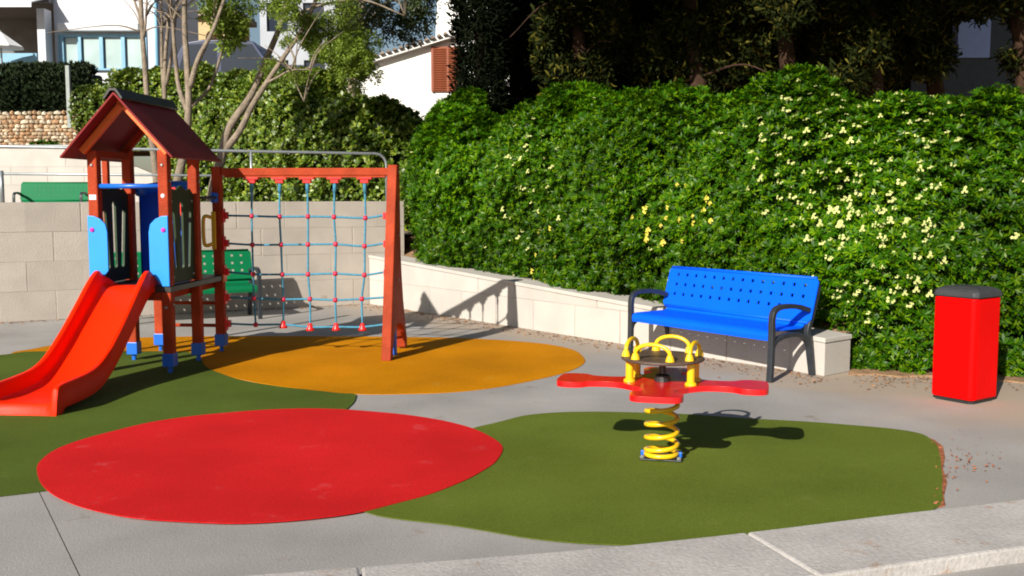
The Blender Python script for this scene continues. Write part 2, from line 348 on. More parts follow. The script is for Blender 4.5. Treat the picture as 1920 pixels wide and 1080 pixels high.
sheet('rubber_surface', [(940, 838), (930, 866), (895, 893), (840, 918), (760, 943), (670, 965), (560, 979), (430, 986), (310, 981), (210, 969), (130, 947), (85, 920), (68, 890), (80, 865), (120, 840), (200, 814), (300, 792), (420, 777), (560, 769), (680, 773), (800, 786), (890, 807)], 0.013, M_rr, 'red round rubber play surface between the two green ones')
# crumbled terracotta fringe on the right edge of the green rubber
fr = [(1742, 822), (1752, 826), (1768, 838), (1772, 858), (1768, 880), (1776, 905), (1770, 930), (1772, 950), (1740, 956), (1750, 900), (1752, 850)]
o = MB().prism([(onz(x, y).x, onz(x, y).y) for x, y in fr], [], 0.004, Matrix.Translation((0, 0, 0.001))).build('crumbled_edging', M_rub_edge); tag(o, 'crumbling terracotta edging on the right rim of the green surface', 'edging', kind='structure')

# front kerb: blocks of stone along a curve, top 7 cm above the yard, front face going down to the lower ground
kerb = empty('kerb'); tag(kerb, 'pale curved stone kerb along the front of the yard', 'kerb', kind='structure')
dl = [0]
for a, b in zip(kerb_out, kerb_out[1:]): dl.append(dl[-1] + (b - a).length)
def kpt(s):
    s = max(0.0, min(s, dl[-1])); i = max(k for k in range(len(dl) - 1) if dl[k] <= s + 1e-9)
    t = (s - dl[i]) / (dl[i + 1] - dl[i]); return kerb_out[i].lerp(kerb_out[i + 1], t), (kerb_out[i + 1] - kerb_out[i]).normalized()
jp = onz(1400, 997, kz); s0 = min((abs((kpt(k * 0.02)[0] - jp).length), k * 0.02) for k in range(int(dl[-1] / 0.02)))[1]
LB = 1.75; KW = 0.56; k0 = -int(s0 / LB) - 1
for k in range(k0, 6):
    sa, sb = s0 + k * LB + 0.005, s0 + (k + 1) * LB - 0.005
    sa, sb = max(sa, 0), min(sb, dl[-1])
    if sb - sa < 0.1: continue
    m = MB(); vs = []; n = 9
    for q in range(n):
        p, t = kpt(sa + (sb - sa) * q / (n - 1)); nn = Vector((t.y, -t.x, 0)); i_ = p + nn * KW
        vs += [(p.x, p.y, kz), (i_.x, i_.y, kz), (i_.x, i_.y, -0.4), (p.x, p.y, -0.4)]
    fs = []
    for q in range(n - 1):
        for e in range(4): fs.append((q * 4 + e, q * 4 + (e + 1) % 4, q * 4 + 4 + (e + 1) % 4, q * 4 + 4 + e))
    fs += [(3, 2, 1, 0), tuple((n - 1) * 4 + e for e in range(4))]
    m.add(vs, [f[::-1] for f in fs]).build('kerb_stone', M_kerb, kerb, bevel=0.012)
front = MB().box(-60, 60, -30, 4.2, -0.5, -0.352).build('front_pavement', M_kerb); tag(front, 'pale paved ground outside the kerb', 'pavement', kind='structure')

# ================================================================ WALLS
def block_wall(name, label, p0, d, length, rows, rh, bl, thick, m, base_z=0.0, top=None, coping=None, phase=0.35, parentkw=None):
    """running bond of separate blocks; d runs left to right, face towards the yard; top(s) gives a sloping top"""
    w = empty(name, (p0.x, p0.y, 0)); tag(w, label, 'wall')
    ang = math.atan2(d.y, d.x); w.rotation_euler = (0, 0, ang)
    g = 0.0025; r = 0
    topf = top if top else (lambda s: base_z + rows * rh)
    z = base_z
    maxz = max(topf(0), topf(length))
    while z < maxz - 0.02:
        s = -bl * (phase if r % 2 else phase + 0.5)
        while s < length:
            a, b = max(s + g, 0), min(s + bl * random.uniform(0.98, 1.02) - g, length)
            e = s + bl; s = e
            if b - a < 0.03: continue
            z0 = z + g; za, zb = min(z + rh - g, topf(a)), min(z + rh - g, topf(b))
            pts = [(a, z0), (b, z0), (b, zb), (a, za)]
            if za <= z0 + 0.01 and zb <= z0 + 0.01: continue
            if za <= z0 + 0.01:
                t = (z0 + 0.01 - za) / (zb - za); a2 = a + (b - a) * t; pts = [(a2, z0), (b, z0), (b, zb)]
            elif zb <= z0 + 0.01:
                t = (za - z0 - 0.01) / (za - zb); b2 = a + (b - a) * t; pts = [(a, z0), (b2, z0), (a, za)]
            elif topf(a) > z + rh - g > topf(b):
                t = (topf(a) - (z + rh - g)) / (topf(a) - topf(b)); c_ = a + (b - a) * t; pts = [(a, z0), (b, z0), (b, zb), (c_, z + rh - g), (a, z + rh - g)]
            fr_ = Matrix(((1, 0, 0, 0), (0, 0, -1, thick + random.uniform(0, .004)), (0, 1, 0, 0), (0, 0, 0, 1)))
            MB().prism(pts, [], thick, fr_).build('block', m, w, bevel=0.003, seg=1)
        z += rh; r += 1
    # recessed mortar core
    core = [(0, base_z), (length, base_z), (length, topf(length) - 0.012), (0, topf(0) - 0.012)]
    MB().prism([(0.01, base_z), (length - 0.01, base_z), (length - 0.01, topf(length) - 0.015), (0.01, topf(0) - 0.015)], [], thick - 0.03,
               Matrix(((1, 0, 0, 0), (0, 0, -1, thick - 0.024), (0, 1, 0, 0), (0, 0, 0, 1)))).build('mortar_core', M_mortar, w)
    return w
BW_START = W0 - wd * 3.4
zt_back = ony(300, 378, 13.9).z
bw_len = (WC - BW_START).length + 0.56
back_wall = block_wall('retaining_wall', 'tall cream limestone block wall behind the slide tower', BW_START, wd, bw_len, 4, zt_back / 4, 0.66, 0.25, M_block)
sl_len = (S1 - WC).length
h0 = (ony(692, 478, WC.y).z); h1 = (ony(1545, 634, S1.y).z)
stop = lambda s: h0 + (h1 - h0) * s / sl_len
slope_wall = block_wall('sloping_wall', 'low white block wall sloping down behind the blue bench', WC + sdir * 0.02, sdir, sl_len - 0.02, 2, 0.36, 0.72, 0.40, M_white_block, top=lambda s: stop(s) - 0.045)
cp = MB()
cp.add([(-0.0, -0.012, stop(0) - 0.043), (sl_len - .01, -0.012, stop(sl_len) - 0.043), (sl_len - .01, 0.41, stop(sl_len) - 0.043), (0, 0.41, stop(0) - 0.043),
        (-0.0, -0.012, stop(0)), (sl_len - .01, -0.012, stop(sl_len)), (sl_len - .01, 0.41, stop(sl_len)), (0, 0.41, stop(0))],
       [(3, 2, 1, 0), (4, 5, 6, 7), (0, 1, 5, 4), (1, 2, 6, 5), (2, 3, 7, 6), (3, 0, 4, 7)]).build('coping', M_white_block, slope_wall, bevel=0.006)
# ground behind the walls
def strip(name, rows_, m, label, cat, kind='structure'):
    n = len(rows_[0]); V = [p for r_ in rows_ for p in r_]; Fq = []
    for i in range(len(rows_) - 1):
        for k in range(n - 1): Fq.append((i * n + k, i * n + k + 1, (i + 1) * n + k + 1, (i + 1) * n + k))
    o = MB().add(V, Fq).build(name, m, smooth=True); return tag(o, label, cat, kind=kind)
rows_ = []
for off, dz in ((0.30, -0.06), (0.42, -0.03), (0.9, 0.08), (1.6, 0.3), (3.0, 0.7), (6.0, 1.3), (12.0, 2.2)):
    r_ = []
    for k in range(33):
        s = -1.2 + (sl_len + 1.14) * k / 32
        p = WC + sdir * s - sn * off
        hh = h0 + (h1 - h0) * min(max(s, 0), sl_len) / sl_len
        if s > sl_len - 0.02: hh = -0.08
        r_.append((p.x, p.y, hh + dz * (1.0 if s < sl_len - 0.15 else 0.1) + 0.05 * wob((p.x, p.y, 0), 2.0) * (off > 0.4)))
    rows_.append(r_)
strip('planter_bed', rows_, M_soil, 'reddish soil bed rising behind the sloping wall', 'soil')
rows_ = []
for k in range(3):
    rows_.append([])
    for i in range(2):
        p = BW_START - wd * 8 - wn_ * 0.24 + wd * (i * (bw_len + 8.4)) - wn_ * (k * 5.5)
        rows_[-1].append((p.x, p.y, 1.0))
strip('terrace', rows_, M_conc, 'upper terrace floor behind the tall block wall', 'terrace')
def hz(x, y):
    left = 2.62 if y < 27.2 else 3.62
    z = left + max(0, y - 34) * 0.12
    u = min(max((x + 3.0) / 3, 0), 1)
    return z * (1 - u) + u * (1.6 + 2.0 * min(max((y - 18) / 8, 0), 1) + max(0, y - 34) * 0.12) + (0.15 if y > 30 else 0.03) * wob((x, y, 0), .3)
rows_ = []
ys = [23.9, 24.4, 25, 26, 27.15, 27.3, 28, 30, 32, 35, 40, 50, 65, 90, 130]
for y in ys: rows_.append([(x, y, hz(x, y)) for x in [-70, -45, -30, -22, -18, -15, -13, -11, -9, -7, -5, -3, -1, 1, 3, 5, 8, 12, 20, 35, 70]])
strip('hillside', rows_, M_ground, 'earth hillside rising behind the gardens', 'hillside')
rows_ = [[(x, y, (1.0 if x < -1 else 1.6) - 0.02 + (y - 14) * 0.01) for x in (-3.5, -1.2, 0.5, 3, 8, 14, 24)] for y in (16.2, 18, 20, 22, 23.95)]
strip('garden_ground', rows_, M_ground, 'shaded earth under the conifers behind the hedge', 'earth')
# soil at the hedge foot right of the wall
sp = [(1590, 704), (1640, 703), (1690, 708), (1740, 706), (1790, 712), (1850, 713), (1920, 719), (2050, 726), (2300, 735), (2300, 660), (1700, 660), (1600, 680)]
o = MB().prism([(onz(x, y).x, onz(x, y).y) for x, y in sp], [], 0.02, Matrix.Translation((0, 0, -0.008))).build('soil_strip', M_soil); tag(o, 'brown soil strip at the foot of the flowering hedge', 'soil', kind='structure')

# upper garden wall on the terrace, rubble wall above it
YU = 23.6
ul = ony(-60, 300, YU); ur = ony(250, 300, YU); ue = ony(305, 330, YU)
utop = ony(100, 276, YU).z; ut2 = ony(250, 300, YU).z; ut3 = ony(303, 334, YU).z
ulen = ue.x - ul.x
uslope = lambda s: utop if s < ony(170, 300, YU).x - ul.x else (utop + (ut3 - utop) * (s - (ony(170, 300, YU).x - ul.x)) / (ulen - (ony(170, 300, YU).x - ul.x)))
upper_wall = block_wall('garden_wall', 'cream garden wall on the terrace behind the upper green bench', Vector((ul.x, YU, 0)), Vector((1, 0, 0)), ulen, 4, 0.42, 0.85, 0.3, M_white_block, base_z=0.98, top=uslope)
MB().box(-0.02, ony(165, 300, YU).x - ul.x, -0.03, 0.33, utop + 0.002, utop + 0.05).build('coping', M_steel, upper_wall)
# rubble wall of single stones
YR = 27.0
rub = empty('rubble_wall', (0, YR, 0)); tag(rub, 'rust and tan dry stone wall under the dark clipped hedge', 'wall')
x0, x1 = ony(-40, 240, YR).x, ony(172, 240, YR).x; z0, z1 = ony(80, 280, YR).z, ony(80, 214, YR).z
MB().box(x0, x1, 0.05, 0.5, z0 - 0.4, z1 - 0.05).build('core', mat('dark_joint_earth', (0.20, 0.12, 0.07), 0.95, 0.3, 9), rub)
stone_me = []
for k in range(6):
    bm = bmesh.new(); bmesh.ops.create_icosphere(bm, subdivisions=1, radius=0.5)
    for v in bm.verts: v.co *= random.uniform(0.8, 1.15); v.co.y *= 0.7
    me = bpy.data.meshes.new('stone'); bm.to_mesh(me); bm.free(); me.materials.append(STONES[k % 3]); stone_me.append(me)
z = z0
while z < z1:
    hh = random.uniform(0.085, 0.125); x = x0
    while x < x1:
        w_ = random.uniform(0.09, 0.24)
        inst('stone', random.choice(stone_me), rub, (x + w_ / 2, 0.05, z + hh / 2 + random.uniform(-.015, .015)), (0, random.uniform(-.2, .2), 0), (w_ * 1.1, 0.22, hh * 1.2)); x += w_
    z += hh

# ================================================================ RAILING on the tall wall
rail = empty('railing', (BW_START.x, BW_START.y, 0), math.atan2(wd.y, wd.x)); tag(rail, 'thin galvanised steel railing on top of the tall block wall', 'railing')
def along(px):                       # distance along the wall where the photo column px meets it
    a = (px - 960) / FPX; d0 = BW_START
    return (a * d0.y - d0.x) / (wd.x - a * wd.y)
zr1, zr2 = 2.20, 1.86
s_end = along(731)
arc = [(s_end - 0.16, 0.12, zr1)] + [(s_end - 0.16 + 0.16 * math.sin(g), 0.12, zr1 - 0.16 + 0.16 * math.cos(g)) for g in (R(25), R(50), R(75), R(90))] + [(s_end, 0.12, zt_back)]
MB().tube([(-1, 0.12, zr1)] + arc, 0.020, 8).build('top_rail', M_steel, rail, smooth=True)
MB().tube([(along(8), 0.12, zr2), (s_end, 0.12, zr2)], 0.016, 8).build('mid_rail', M_steel, rail, smooth=True)
for px in (478,): MB().tube([(along(px), 0.12, zt_back - .02), (along(px), 0.12, zr1)], 0.020, 8).build('post', M_steel, rail, smooth=True)
MB().tube([(along(8), 0.12, zt_back - .02), (along(8), 0.12, zr2 + .04)], 0.028, 8).build('post', M_steel, rail, smooth=True)

# ================================================================ PLAY TOWER (slide, roofed tower, rope net)
TW = empty('play_tower', (-3.39, 9.03, 0), -0.078); tag(TW, 'roofed play tower with orange red slide and blue rope climbing net', 'playground equipment')
PW = 0.092
def post(u, v, z1, cap_top=0.175):
    p = MB().box(u - PW / 2, u + PW / 2, v - PW / 2, v + PW / 2, 0.165, z1).build('post', M_red_wood, TW, bevel=0.012)
    MB().box(u - PW / 2 - .007, u + PW / 2 + .007, v - PW / 2 - .007, v + PW / 2 + .007, 0.065, cap_top + 0.01).build('foot_cap', M_blueplastic, p, bevel=0.006)
    MB().tube([(u, v, 0.0), (u, v, 0.08)], 0.022, 8).build('foot_pin', M_blueplastic, p)
    return p
FL = post(-0.32, 0, 1.99); FR = post(0.32, 0, 1.99); BL = post(-0.32, 0.66, 2.02); BR = post(0.32, 0.66, 2.02)
RL = post(-0.32, 1.27, 0.84); RR = post(0.32, 1.27, 1.88)
rp = MB().box(-0.75, -0.69, 1.0, 1.06, 0.165, 1.95).build('post', M_red_wood, TW, bevel=0.01)
MB().tube([(-0.72, 1.03, 0), (-0.72, 1.03, .18)], 0.03, 8).build('foot_pin', M_blueplastic, rp)
MB().box(-0.76, -0.376, 1.005, 1.055, 0.70, 0.76).build('tie_bar', M_red_wood, TW)
# platform
MB().box(-0.375, 0.375, -0.055, 1.325, 0.735, 0.79).build('platform', M_black, TW, bevel=0.006)
MB().box(-0.27, 0.27, -0.03, 1.3, 0.66, 0.733).build('platform_frame', M_red_wood, TW)
# roof
roof = MB().box(-0.02, 0.02, -0.04, 0.70, 2.36, 2.42).build('roof', M_red_wood, TW)
RZ, EZ, RUw, V0, V1 = 2.475, 1.925, 0.505, -0.25, 0.90
for s in (-1, 1):
    n = Vector((s * (RZ - EZ), 0, RUw)).normalized() * 0.018
    a = [Vector((s * 0.005, V0, RZ)), Vector((s * RUw, V0, EZ)), Vector((s * RUw, V1, EZ)), Vector((s * 0.005, V1, RZ))]
    vs = [p - n for p in a] + [p for p in a]
    f = [(0, 1, 2, 3), (7, 6, 5, 4), (0, 4, 5, 1), (1, 5, 6, 2), (2, 6, 7, 3), (3, 7, 4, 0)]
    MB().add(vs, f if s > 0 else [q[::-1] for q in f]).build('roof_panel', M_roof, roof, bevel=0.003)
    for v in (-0.075, 0.69):
        d = Vector((s * RUw, 0, EZ - RZ)).normalized(); nn = Vector((s * (RZ - EZ), 0, RUw)).normalized()
        p0 = Vector((0, v, RZ)) - nn * 0.055 + d * (0.0 if s < 0 else 0.01); p1 = p0 + d * 0.63
        MB().band([p0, p1], 0.045, 0.062, (0, 1, 0)).build('rafter', M_orange_wood if v < 0 else M_red_wood, roof, bevel=0.004)
    MB().box(s * 0.32 - .035, s * 0.32 + .035, 0.04, 0.62, 1.93, 1.99).build('wall_plate', M_red_wood, roof)
prof = [(-0.075, RZ - 0.062), (-0.02, RZ + 0.012), (0.02, RZ + 0.012), (0.075, RZ - 0.062), (0.085, RZ - 0.048), (0.03, RZ + 0.032), (-0.03, RZ + 0.032), (-0.085, RZ - 0.048)]
MB().prism(prof, [], V1 - V0 + 0.04, Matrix(((1, 0, 0, 0), (0, 0, 1, V0 - 0.02), (0, 1, 0, 0), (0, 0, 0, 1)))).build('ridge_cap', M_black, roof)
# side panels with slots (plane u = const), outline in (v, z)
def slot(v, z0, z1, w, lean=0.0):
    out = []
    for i in range(5): g = math.pi * i / 4; out.append((v + lean + w / 2 * math.cos(g), z1 - w / 2 + w / 2 * math.sin(g)))
    for i in range(5): g = math.pi + math.pi * i / 4; out.append((v + w / 2 * math.cos(g), z0 + w / 2 + w / 2 * math.sin(g)))
    return out
for s in (-1, 1):
    top = [(0.62, 1.60), (0.54, 1.655), (0.44, 1.64), (0.33, 1.685), (0.22, 1.64), (0.12, 1.655), (0.045, 1.60)]
    outer = [(0.045, 0.80), (0.62, 0.80)] + top
    holes = [slot(0.19, 0.92, 1.46, 0.062, -.05), slot(0.33, 0.92, 1.54, 0.068), slot(0.47, 0.92, 1.46, 0.062, .05)]
    fr_ = Matrix(((0, 0, 1, s * 0.32 - 0.01), (1, 0, 0, 0), (0, 1, 0, 0), (0, 0, 0, 1)))
    o = MB().prism(outer, holes, 0.020, fr_).build('side_panel', M_greenpanel, TW)
    # blue cheeks beside the slide, outline in (u, z)
    ou = []
    for q in ((0.365, 0.79), (0.365, 1.415), (0.31, 1.412), (0.25, 1.385), (0.205, 1.34), (0.19, 1.27), (0.19, 0.93), (0.30, 0.79)): ou.append((q[0] * s, q[1]))
    pn = MB().prism(ou, [], 0.019, Matrix(((1, 0, 0, 0), (0, 0, 1, -0.069), (0, 1, 0, 0), (0, 0, 0, 1)))).build('cheek_panel', M_bluepanel, TW, bevel=0.003)
    MB().lathe([(0.021, 0), (0.019, 0.008), (0.008, 0.014)], 12).build('bolt_cap', M_bolt, pn).matrix_local = Matrix.Translation((0.325 * s, -0.070, 1.29)) @ Matrix.Rotation(math.pi / 2, 4, 'X')
# grab bar above the slide, label and cap on the posts
MB().tube([(-0.30, -0.005, 1.675), (0.30, -0.005, 1.675)], 0.022, 12).build('grab_bar', M_blueplastic, TW, smooth=True)
MB().box(-0.352, -0.288, -0.049, -0.044, 1.555, 1.60).build('maker_plate', M_canvas, TW)
MB().lathe([(0.02, 0), (0.018, .006), (0.006, .01)], 10).build('bolt_cap', M_canvas, TW).matrix_local = Matrix.Translation((0.32, -0.046, 1.59)) @ Matrix.Rotation(math.pi / 2, 4, 'X')
# rear red arch and blue shell, coloured as in shade, behind it
ro = [(0.05, 1.54), (0.60, 1.54), (0.60, 1.57)] + [(0.325 + 0.275 * math.cos(g), 1.57 + 0.12 * math.sin(g)) for g in [math.pi * i / 10 for i in range(1, 10)]] + [(0.05, 1.57)]
MB().prism(ro, [], 0.016, Matrix(((0, 0, 1, -0.352), (1, 0, 0, 0), (0, 1, 0, 0), (0, 0, 0, 1)))).build('outer_panel', M_net_red, TW)
hb_ = [(0.14, 1.66), (0.19, 1.67), (0.235, 1.62), (0.262, 1.52), (0.268, 1.38), (0.245, 1.38), (0.225, 1.50), (0.19, 1.58)]
MB().prism(hb_, [], 0.03, Matrix(((1, 0, 0, 0), (0, 0, 1, 0.52), (0, 1, 0, 0), (0, 0, 0, 1)))).build('hood_bracket', M_net_red, TW)
sh = MB(); n = 16; vs = []
for i in range(n + 1):
    g = math.pi * i / n
    for r_, zz in ((0.27, 0.79), (0.27, 1.60 + 0.06 * math.sin(g)), (0.255, 1.60 + 0.06 * math.sin(g)), (0.255, 0.79)):
        vs.append((0.03 + r_ * math.cos(g), 0.70 + r_ * math.sin(g) * 1.1, zz))
sh.add(vs, [(i * 4 + k, i * 4 + (k + 1) % 4, i * 4 + 4 + (k + 1) % 4, i * 4 + 4 + k) for i in range(n) for k in range(4)]).build('curved_barrier', M_blue_shade, TW, smooth=False)
rim = [(0.03 + 0.265 * math.cos(math.pi * i / n), 0.70 + 0.29 * math.sin(math.pi * i / n), 1.63 + 0.05 * math.sin(math.pi * i / n)) for i in range(n + 1)]
MB().tube(rim, 0.055, 8).build('barrier_rim', M_blueplastic, TW, smooth=True)
# rear ladder rungs and side bars
for z in (0.27, 0.50): MB().tube([(-0.30, 1.27, z), (0.30, 1.27, z)], 0.018, 10).build('rung', M_red_wood, TW, smooth=True)
MB().tube([(0.32, 0.68, 1.57), (0.32, 1.25, 1.57)], 0.016, 10).build('side_bar', M_iron, TW, smooth=True)
MB().lathe([(0.034, -0.05), (0.04, -0.03), (0.04, 0.03), (0.034, 0.05)], 10).build('bar_clamp', M_blueplastic, TW).location = (0.302, 1.225, 1.57)
hp = smooth_path([(0.275, 1.215, 1.37), (0.22, 1.19, 1.385), (0.20, 1.18, 1.34), (0.20, 1.18, 1.14), (0.22, 1.19, 1.09), (0.275, 1.215, 1.105)], 4)
MB().tube(hp, 0.019, 10).build('grip_handle', M_yellow, TW, smooth=True)
MB().box(0.27, 0.315, 1.205, 1.225, 1.05, 1.43).build('handle_plate', M_yellow, TW, bevel=0.006)
MB().box(0.37, 0.385, 1.20, 1.30, 0.72, 0.80).build('corner_bracket', M_orange_wood, TW)
# slide: trough section swept towards the camera (-v)
bed = [(0.10, 0.79), (-0.05, 0.79), (-0.14, 0.765), (-0.28, 0.67), (-0.52, 0.49), (-0.76, 0.315), (-1.0, 0.175), (-1.2, 0.115), (-1.45, 0.098), (-1.72, 0.092), (-1.77, 0.075), (-1.80, 0.0)]
chk = [0.03, 0.10, 0.17, 0.185, 0.17, 0.16, 0.145, 0.135, 0.13, 0.125, 0.09, 0.02]
bp = smooth_path([(0, v, z) for v, z in bed], 4); cs_ = smooth_path([(c_, 0, 0) for c_ in chk], 4)
vs = []; fs = []
HW = 0.205; TH = 0.045
sec_n = 12
for p, cc in zip(bp, cs_):
    c_ = max(cc.x, 0.012); v, z = p.y, p.z; zb = max(z - 0.05, 0.0) if v > -1.70 else 0.0
    wv = HW + 0.018 * min(1, max(0, (-v - 0.2) / 1.2))
    if v > -0.0: wv = 0.185
    sec = [(-wv - TH, zb), (-wv - TH, z + c_ - .012), (-wv - TH + .012, z + c_), (-wv - .012, z + c_), (-wv, z + c_ - .012), (-wv + .008, z + .02), (-wv + .04, z),
           (wv - .04, z), (wv - .008, z + .02), (wv, z + c_ - .012), (wv + .012, z + c_), (wv + TH - .012, z + c_), (wv + TH, z + c_ - .012), (wv + TH, zb)]
    sec_n = len(sec); vs += [(a, v, b) for a, b in sec]
N_ = len(bp)
for i in range(N_ - 1):
    for k in range(sec_n): fs.append((i * sec_n + k, (i + 1) * sec_n + k, (i + 1) * sec_n + (k + 1) % sec_n, i * sec_n + (k + 1) % sec_n))
fs += [tuple(range(sec_n)), tuple((N_ - 1) * sec_n + k for k in range(sec_n - 1, -1, -1))]
sl = MB().add(vs, [f[::-1] for f in fs]).build('slide', M_slide, TW); autosmooth(sl, 50)
sl.location = (-0.025, -0.02, 0)
bolt = MB().lathe([(0.013, 0), (0.013, 0.006), (0.008, 0.010)], 8).mesh('bolt', M_steel)
for (u, v, z, rx_, ry_) in ((0.367, 0, 0.62, 0, 90), (0.367, 0, 1.72, 0, 90), (0.367, 0.66, 0.62, 0, 90), (0.367, 0.66, 1.72, 0, 90), (-0.32, -0.047, 1.86, 90, 0), (0.32, -0.047, 1.86, 90, 0), (0.32, -0.047, 0.60, 90, 0), (0.331, 0.10, 1.54, 0, 90), (0.331, 0.56, 1.54, 0, 90), (0.331, 0.10, 0.86, 0, 90), (0.331, 0.56, 0.86, 0, 90),
        (2.166, 1.29, 1.83, 0, 90), (2.166, 1.28, 1.20, 0, 90), (2.166, 1.24, 0.75, 0, 90), (2.12, 1.232, 1.80, 90, 0)):
    inst('bolt', bolt, TW, (u, v, z), (R(rx_), R(ry_), 0))
# climbing net: beam, end frame, ropes
NL = 1.80                                        # from the rear right post to the end frame, along +u
BM = MB().box(0.37, 0.32 + NL - 0.04, 1.235, 1.305, 1.79, 1.865).build('net_beam', M_red_wood, TW, bevel=0.008)
xe = 0.32 + NL
v_front0, v_front1 = 1.235, 0.80
outer = [(v_front1, 0.0), (v_front1 + .13, 0.0), (v_front1 + .135, 0.05)]
cx = (v_front1 + .13 + 1.58) / 2; rx = 1.58 - cx
outer += [(cx - rx * math.cos(g), 0.05 + 0.26 * math.sin(g)) for g in [math.pi * i / 10 for i in range(1, 10)]]
outer += [(1.58, 0.02), (1.70, 0.02), (1.68, 0.12), (1.60, 0.28), (1.50, 0.52), (1.42, 0.80), (1.385, 1.0), (1.36, 1.86), (1.335, 1.895), (1.235, 1.895), (1.215, 1.86)]
EF = MB().prism(outer, [], 0.095, Matrix(((0, 0, 1, xe - 0.05), (1, 0, 0, 0), (0, 1, 0, 0), (0, 0, 0, 1)))).build('end_frame', M_red_wood, TW, bevel=0.010)
MB().box(xe - 0.03, xe + 0.02, v_front1 + .30, v_front1 + .37, 0.02, 0.29).build('foot_cap', M_blueplastic, EF)
MB().tube([(xe, 1.16, 0.0), (xe, 1.16, 0.33)], 0.038, 8).build('foot_cap', M_blueplastic, EF)
MB().tube([(xe, 1.16, 0.25), (xe, 1.16, 0.34)], 0.03, 8).build('foot_pin', M_blueplastic, EF)
NET = MB().box(0.40, xe - .08, 1.245, 1.295, 1.772, 1.789).build('climbing_net', M_red_wood, TW)
ucol = [0.32 + NL * t for t in (0.198, 0.358, 0.514, 0.670, 0.838)]
zrow = [1.385, 1.105, 0.815, 0.555, 0.285]
vn = 1.27
jit = {}
for i in range(5):
    for j in range(5): jit[i, j] = (ucol[i] + random.uniform(-.012, .012) - (0.012 * j if i > 3 else 0), vn + random.uniform(-.012, .012), zrow[j] + random.uniform(-.012, .012) - 0.01)
for i in range(5):
    pts = [(ucol[i], vn, 1.76)] + [jit[i, j] for j in range(5)]
    MB().tube(smooth_path(pts, 4), 0.0105, 8).build('rope', M_rope, NET, smooth=True)
    MB().tube([(ucol[i], vn, 1.755), Vector((ucol[i], vn, 1.755)).lerp(Vector(jit[i, 0]), 0.36)], 0.019, 8).build('rope_sleeve', M_rope, NET, smooth=True)
    MB().box(ucol[i] - 0.075, ucol[i] + 0.075, vn - .04, vn + .04, 1.752, 1.771).box(ucol[i] - 0.04, ucol[i] + 0.04, vn - .03, vn + .03, 1.715, 1.751).build('rope_bracket', M_net_red, NET, bevel=0.004)
for j in range(5):
    zz = zrow[j]
    pts = [(0.385, vn, zz + .005)] + [jit[i, j] for i in range(5)] + [(xe - 0.06, vn, zz + .02)]
    MB().tube(smooth_path(pts, 4), 0.0105, 8).build('rope', M_rope, NET, smooth=True)
    for (ub, s) in ((0.368, 1), (xe - 0.052, -1)):
        m = MB().box(min(ub, ub + s * .018), max(ub, ub + s * .018), vn - .035, vn + .035, zz - .065, zz + .075).box(min(ub + s * .018, ub + s * .055), max(ub + s * .018, ub + s * .055), vn - .026, vn + .026, zz - .03, zz + .04)
        m.build('rope_bracket', M_net_red, NET, bevel=0.004)
ball = MB().lathe([(0.004, -.026), (0.018, -.021), (0.027, -.006), (0.027, .006), (0.018, .021), (0.004, .026)], 10).mesh('rope_knot', M_knot, True)
bell = MB().lathe([(0.044, -.035), (0.040, -.015), (0.026, .012), (0.020, .035), (0.012, .04)], 10).mesh('rope_knot', M_net_red, True)
for i in range(5):
    for j in range(5): inst('rope_knot', bell if (j == 4 and i > 0) else ball, NET, jit[i, j])

# ================================================================ SPRING ROCKER
RK = empty('spring_rocker', (0.905, 6.02, 0), R(-13)); tag(RK, 'four seat spring rocker with red seats, yellow handles and coil spring', 'spring rocker')
bpz = MB().box(-0.125, 0.125, -0.08, 0.08, 0.013, 0.021).build('base_plate', M_iron, RK, bevel=0.004)
for sx in (-1, 1):
    MB().box(sx * 0.114 - .010, sx * 0.114 + .010, -0.014, 0.014, 0.022, 0.055).build('spring_clamp', M_blueplastic, RK, bevel=0.004)
    for sy in (-1, 1): MB().lathe([(0.014, 0.022), (0.014, 0.032), (0.008, 0.038)], 8, (sx * .11, sy * .06, 0)).build('bolt', M_steel, bpz)
turns = 5.6; pts = []
for i in range(int(turns * 24) + 1):
    t = i / (turns * 24); g = 2 * math.pi * turns * t + 2.2
    z = 0.036 + 0.385 * (t ** 1.25 if t > 0 else 0)
    if t < 0.17: z = 0.036 + 0.012 * t / 0.17
    else: z = 0.048 + 0.372 * ((t - 0.17) / 0.83) ** 1.05
    pts.append((0.094 * math.cos(g), 0.094 * math.sin(g), z))
MB().tube(pts, 0.0145, 9).build('spring', M_yellow, RK, smooth=True)
MB().lathe([(0.12, 0.425), (0.12, 0.449)], 20).build('spring_cap', M_black, RK)
plate = []
def lobe(L_, a, w0, w1, wt):
    q = [(0.17, -w0), (0.27, -w1), (0.40 * L_ / .6, -w1 * 1.05), (L_ - 0.15, -wt * .95), (L_ - 0.06, -wt), (L_ - 0.012, -wt * .8), (L_, -wt * .45), (L_, wt * .45), (L_ - 0.012, wt * .8), (L_ - 0.06, wt), (L_ - 0.15, wt * .95), (0.40 * L_ / .6, w1 * 1.05), (0.27, w1), (0.17, w0)]
    ca, sa = math.cos(a), math.sin(a); return [(x * ca - y * sa, x * sa + y * ca) for x, y in q]
for k, (L_, wt) in enumerate(((0.62, 0.155), (0.50, 0.15), (0.63, 0.155), (0.50, 0.15))): plate += lobe(L_, k * math.pi / 2, 0.165, 0.095, wt)
po = smooth_loop([(x, y, 0) for x, y in plate], 3)
o = MB().prism([(p.x, p.y) for p in po], [], 0.034, Matrix.Translation((0, 0, 0.449))).build('seat_plate', M_rock_red, RK, bevel=0.013, seg=3); autosmooth(o, 40)
MB().lathe([(0.233, 0.613), (0.246, 0.617), (0.25, 0.624), (0.246, 0.631), (0.233, 0.635)], 36).build('table_disc', M_brown, RK)
